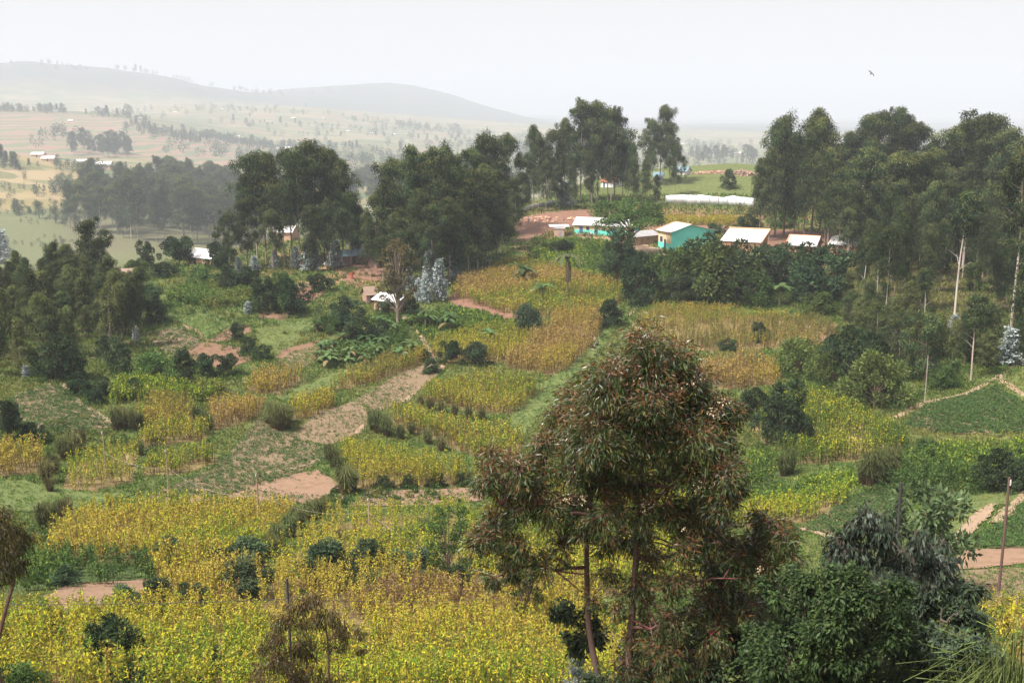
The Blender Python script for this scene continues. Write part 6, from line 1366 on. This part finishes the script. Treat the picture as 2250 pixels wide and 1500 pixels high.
near_tree('great_eucalyptus', 'great dark eucalyptus with red twigs, hanging leaves and cream flowers', 'tree', 20.5, 1385,
  [[(1378, 1520, 0), (1390, 1330, 0), (1400, 1190, 0), (1408, 1060, 0), (1420, 930, 0), (1425, 800, 0)], [(1330, 1560, .3), (1292, 1380, .4), (1288, 1200, .5), (1300, 1060, .4), (1320, 930, .3)]],
  [(1300, 990, -.6), (1500, 970, .5), (1420, 860, 0), (1560, 1050, -.5), (1190, 1070, .4), (1100, 1110, -.3), (1650, 1180, .4), (1590, 1270, -.5), (1250, 1180, -.5), (1480, 1370, -.4), (1130, 1240, 0), (1540, 1420, .4)],
  [(1425, 765, 48), (1385, 795, 52), (1472, 800, 55), (1335, 845, 55), (1530, 845, 50), (1430, 850, 75), (1285, 890, 55), (1365, 905, 75), (1480, 910, 75), (1562, 915, 55), (1235, 930, 50), (1305, 960, 75), (1410, 965, 75), (1510, 975, 75), (1590, 970, 48), (1612, 905, 34), (1196, 985, 48), (1250, 1020, 65), (1345, 1030, 62), (1455, 1030, 55, .6, .7), (1545, 1050, 65), (1180, 1050, 52), (1600, 1050, 42), (1330, 900, 60, .9), (1440, 900, 60, -.9), (1500, 860, 55, .8),
   (1082, 1012, 42), (1062, 1056, 36), (1112, 1075, 52), (1150, 1120, 52), (1092, 1150, 45), (1062, 1192, 36), (1138, 1200, 46), (1205, 1120, 50), (1258, 1112, 50), (1275, 1160, 40), (1405, 1128, 40), (1420, 1175, 32), (1540, 1130, 50), (1588, 1105, 38), (1618, 1080, 30),
   (1690, 1146, 40), (1722, 1182, 40), (1662, 1200, 50), (1740, 1228, 28), (1622, 1225, 50), (1560, 1245, 45), (1682, 1262, 45), (1600, 1298, 45), (1502, 1215, 38), (1478, 1280, 36), (1545, 1330, 46), (1484, 1372, 46), (1420, 1330, 30, 0, .6), (1562, 1395, 45), (1340, 1262, 28, 0, .6), (1200, 1245, 38, 0, .7), (1120, 1258, 30, 0, .8), (1088, 1270, 24), (1330, 1130, 52), (1380, 1185, 42), (1460, 1108, 52), (1492, 1160, 46), (1340, 1200, 40, 0, .6), (1430, 1240, 42, 0, .8), (1530, 1190, 48), (1582, 1180, 42), (1240, 1205, 38, 0, .8), (1400, 1290, 38, 0, .7), (1440, 1380, 42), (1350, 1340, 32, 0, .7), (1612, 1360, 42), (1655, 1330, 38), (1380, 1480, 46, 0, .8), (1300, 1320, 28, 0, .6), (1320, 1060, 50), (1400, 1060, 45), (1140, 1040, 45), (1450, 1440, 48), (1390, 1420, 34, 0, .7), (1520, 1458, 45), (1470, 1510, 45)],
  1650, .13, .025, EP, 'hang', rad=.10, twigs=14, ups=.55, tc=(.13, .085, .07), tips=(.16, .075, .030),
  flowers=[(1248, 1098, 14), (1280, 1098, 16), (1420, 1108, 20), (1538, 1062, 24), (1412, 832, 12), (1495, 852, 16), (1570, 905, 16), (1590, 880, 12), (1412, 990, 12), (1430, 1016, 8), (1262, 900, 8), (1525, 840, 12), (1500, 1160, 8), (1330, 830, 8), (1670, 1250, 10)], seed=3)
near_tree('brown_sapling', 'small brown olive tree with a thin trunk in front of the dark post', 'tree', 25, 722, [[(722, 1520, 0), (722, 1420, 0), (712, 1350, 0)], [(660, 1545, .2), (640, 1480, .3), (650, 1420, .3)]],
  [(660, 1370, .3), (740, 1390, -.3), (600, 1450, .2), (700, 1340, 0), (620, 1500, 0)],
  [(692, 1322, 28), (660, 1342, 30), (728, 1344, 30), (640, 1372, 38), (700, 1365, 32, 0, .7), (757, 1382, 28), (604, 1412, 38), (652, 1420, 44), (735, 1425, 28, 0, .5), (785, 1392, 18), (590, 1462, 40), (640, 1480, 46), (690, 1480, 34, 0, .6), (584, 1512, 46), (650, 1545, 50), (735, 1500, 30, 0, .5), (795, 1430, 14)],
  1500, .12, .024, [(.11, .075, .028), (.085, .060, .025), (.13, .10, .035), (.06, .065, .025)], 'hang', rad=.05, tc=(.20, .13, .10), tips=(.15, .09, .03), seed=5, wc=(.13, .06, .04))
near_tree('brown_sapling', 'dark olive tree cut off by the photo edge above the wire', 'tree', 25, -20, [[(-15, 1450, 0), (20, 1310, 0), (35, 1270, 0), (10, 1210, 0)]], [(30, 1190, .2), (-20, 1230, .2)],
  [(8, 1142, 32), (36, 1165, 32), (-20, 1180, 55), (34, 1205, 36), (48, 1235, 22), (-30, 1245, 55), (22, 1248, 30), (0, 1275, 24, 0, .5), (10, 1190, 40)], 1700, .11, .026, [(.06, .06, .02), (.09, .08, .022), (.05, .045, .02), (.12, .09, .03)], 'hang', rad=.06, tc=(.12, .06, .05), tips=(.15, .13, .03), seed=6, wc=(.10, .045, .04))
near_tree('leafy_shrub', 'grey green drooping shrub rising highest in the thicket under the posts', 'shrub', 19.5, 1930, [[(1930, 1500, 0), (1930, 1330, 0), (1935, 1200, 0)], [(1890, 1450, .2), (1880, 1250, .2)], [(2000, 1450, 0), (2020, 1280, .2)]], [(1870, 1190, .2), (1990, 1210, -.2), (2040, 1230, .2), (1900, 1260, -.3)],
  [(1885, 1150, 32), (1925, 1142, 36), (1852, 1205, 44), (1958, 1185, 44), (2012, 1190, 30), (2052, 1205, 30), (1900, 1235, 55), (1985, 1245, 55), (2045, 1250, 42), (1845, 1265, 44), (2085, 1225, 20), (1950, 1290, 60), (2060, 1300, 45), (1870, 1300, 55)],
  1100, .13, .048, [(.060, .085, .055), (.075, .105, .070), (.045, .065, .045), (.10, .13, .09), (.07, .06, .045)], 'hang', rad=.06, wc=(.10, .08, .06), lc=(.12, .09, .07), seed=7, group='near thicket')
near_tree('leafy_shrub', 'bright green small-leaved shrub in the middle of the near thicket', 'shrub', 17.5, 1820, [[(1820, 1600, 0), (1820, 1420, 0), (1830, 1310, 0)], [(1720, 1600, 0), (1740, 1420, 0)], [(1900, 1600, .2), (1910, 1400, 0)]], [(1770, 1340, .2), (1890, 1320, -.2), (1720, 1420, 0), (1930, 1380, .2), (1800, 1480, -.5)],
  [(1790, 1290, 45), (1838, 1300, 50), (1905, 1300, 50), (1758, 1342, 50), (1850, 1355, 60), (1948, 1335, 50), (1722, 1390, 46), (1800, 1400, 55), (1900, 1415, 55), (1700, 1450, 55), (1800, 1475, 65), (1885, 1495, 60), (1775, 1535, 70), (1700, 1520, 55), (1960, 1400, 40), (1860, 1450, 45, -.6), (1690, 1300, 30), (1740, 1270, 24, 0, .7), (1970, 1290, 30), (1650, 1400, 34), (1870, 1255, 22, 0, .6)],
  1500, .09, .045, [(.036, .066, .020), (.028, .050, .018), (.055, .09, .028), (.024, .04, .017), (.06, .085, .03)], 'spray', rad=.05, wc=(.09, .08, .05), lc=(.10, .08, .06), seed=8, group='near thicket')
near_tree('leafy_shrub', 'grey green arching shrub at the end of the near thicket by the tall grass', 'shrub', 18.5, 2060, [[(2060, 1600, 0), (2060, 1440, 0), (2070, 1330, 0)], [(1990, 1600, 0), (2000, 1420, 0)], [(2130, 1600, 0), (2120, 1420, 0)]], [(2020, 1350, .2), (2110, 1340, -.2), (2060, 1420, -.4), (2150, 1430, .2), (1980, 1450, .3)],
  [(2082, 1300, 42), (2130, 1296, 28), (2022, 1330, 52), (2100, 1358, 52), (2060, 1400, 62), (2152, 1372, 34), (2000, 1430, 62), (2120, 1436, 55), (1970, 1490, 60), (2080, 1490, 65), (2165, 1496, 45), (2040, 1540, 60), (2140, 1550, 55), (2180, 1430, 22, 0, .6)],
  1200, .12, .044, [(.060, .085, .055), (.080, .11, .065), (.045, .065, .045), (.075, .12, .045)], 'spray', rad=.05, wc=(.10, .08, .06), lc=(.11, .09, .07), seed=9, group='near thicket')
near_tree('leafy_shrub', 'very dark glossy shrub behind the trunks of the great eucalyptus', 'shrub', 21.6, 1480, [[(1480, 1600, 0), (1470, 1450, 0)], [(1320, 1600, 0), (1300, 1430, 0)], [(1640, 1600, 0), (1640, 1400, 0)]], [(1280, 1390, 0), (1420, 1450, 0), (1560, 1440, 0), (1650, 1380, 0)],
  [(1300, 1400, 45), (1262, 1362, 40), (1225, 1355, 18), (1380, 1470, 55), (1450, 1430, 45), (1540, 1430, 55), (1622, 1382, 55), (1642, 1450, 65), (1560, 1500, 65), (1460, 1515, 60), (1340, 1520, 55), (1682, 1342, 45), (1700, 1400, 50), (1260, 1415, 28), (1690, 1290, 35), (1730, 1330, 40), (1600, 1330, 40)],
  1300, .12, .058, [(.028, .045, .022), (.035, .055, .028), (.022, .035, .02), (.05, .07, .03)], 'spray', rad=.05, wc=(.06, .05, .04), lc=(.08, .06, .05), seed=10, group='near thicket')
near_tree('leafy_shrub', 'blue grey leafy sprig at the foot of the great eucalyptus', 'shrub', 21.5, 1275, [[(1275, 1600, 0), (1272, 1490, 0)]], [(1268, 1470, 0), (1285, 1510, 0)],
  [(1262, 1462, 22), (1282, 1490, 28), (1262, 1510, 30), (1300, 1530, 30)], 800, .09, .045, [(.16, .20, .20), (.12, .15, .15), (.20, .24, .24)], 'spray', rad=.025, wc=(.12, .10, .09), lc=(.12, .10, .08), seed=12, group='near thicket')
put(broadleaf(66, 6, 2.0, 18, 2600, [(.06, .10, .04), (.075, .12, .05), (.05, .08, .04), (.10, .14, .07)], .34, trunk=.5, name='broad_leaved_tree', low=.45, cat='tree', cR=.34, flat=.9), 2034, 1300, 1050, 'small broad-leaved tree beside the dark post', r=63, wide=.8)
for k, (u, r_, vt, lb) in enumerate([(2215, 17.0, 1330, 'tall arching grass tussock in the photo corner, its highest'), (2245, 16.5, 1360, 'tall arching grass tussock cut by the photo edge'), (2185, 17.3, 1400, 'tall arching grass tussock against the near thicket')]):
    put(PNEAR, u, 1690, vt, lb, 'near grass tussocks', r=r_, wide=.8)
# ------------------------------------------------------------------ haze over the whole valley
def build_haze():
    m, n, l, out = mat('haze')
    pv = n.new('ShaderNodeVolumePrincipled')
    pv.inputs['Color'].default_value = (.69, .74, .83, 1)
    pv.inputs['Density'].default_value = HAZE_DENSITY
    pv.inputs['Anisotropy'].default_value = 0.0
    l.new(pv.outputs[0], out.inputs['Volume'])
    bm = bmesh.new()
    zlo = min(float((CAMZ+RR[:, None]*E).min()), -5)-3; zhi = CAMZ+460
    bmesh.ops.create_cube(bm, size=1)
    for v in bm.verts:
        v.co = Vector((v.co.x*46000, v.co.y*46000, zlo if v.co.z < 0 else zhi))
    me = bpy.data.meshes.new('haze'); bm.to_mesh(me); bm.free(); me.materials.append(m)
    tag(link('haze', me), kind='stuff')
build_haze()
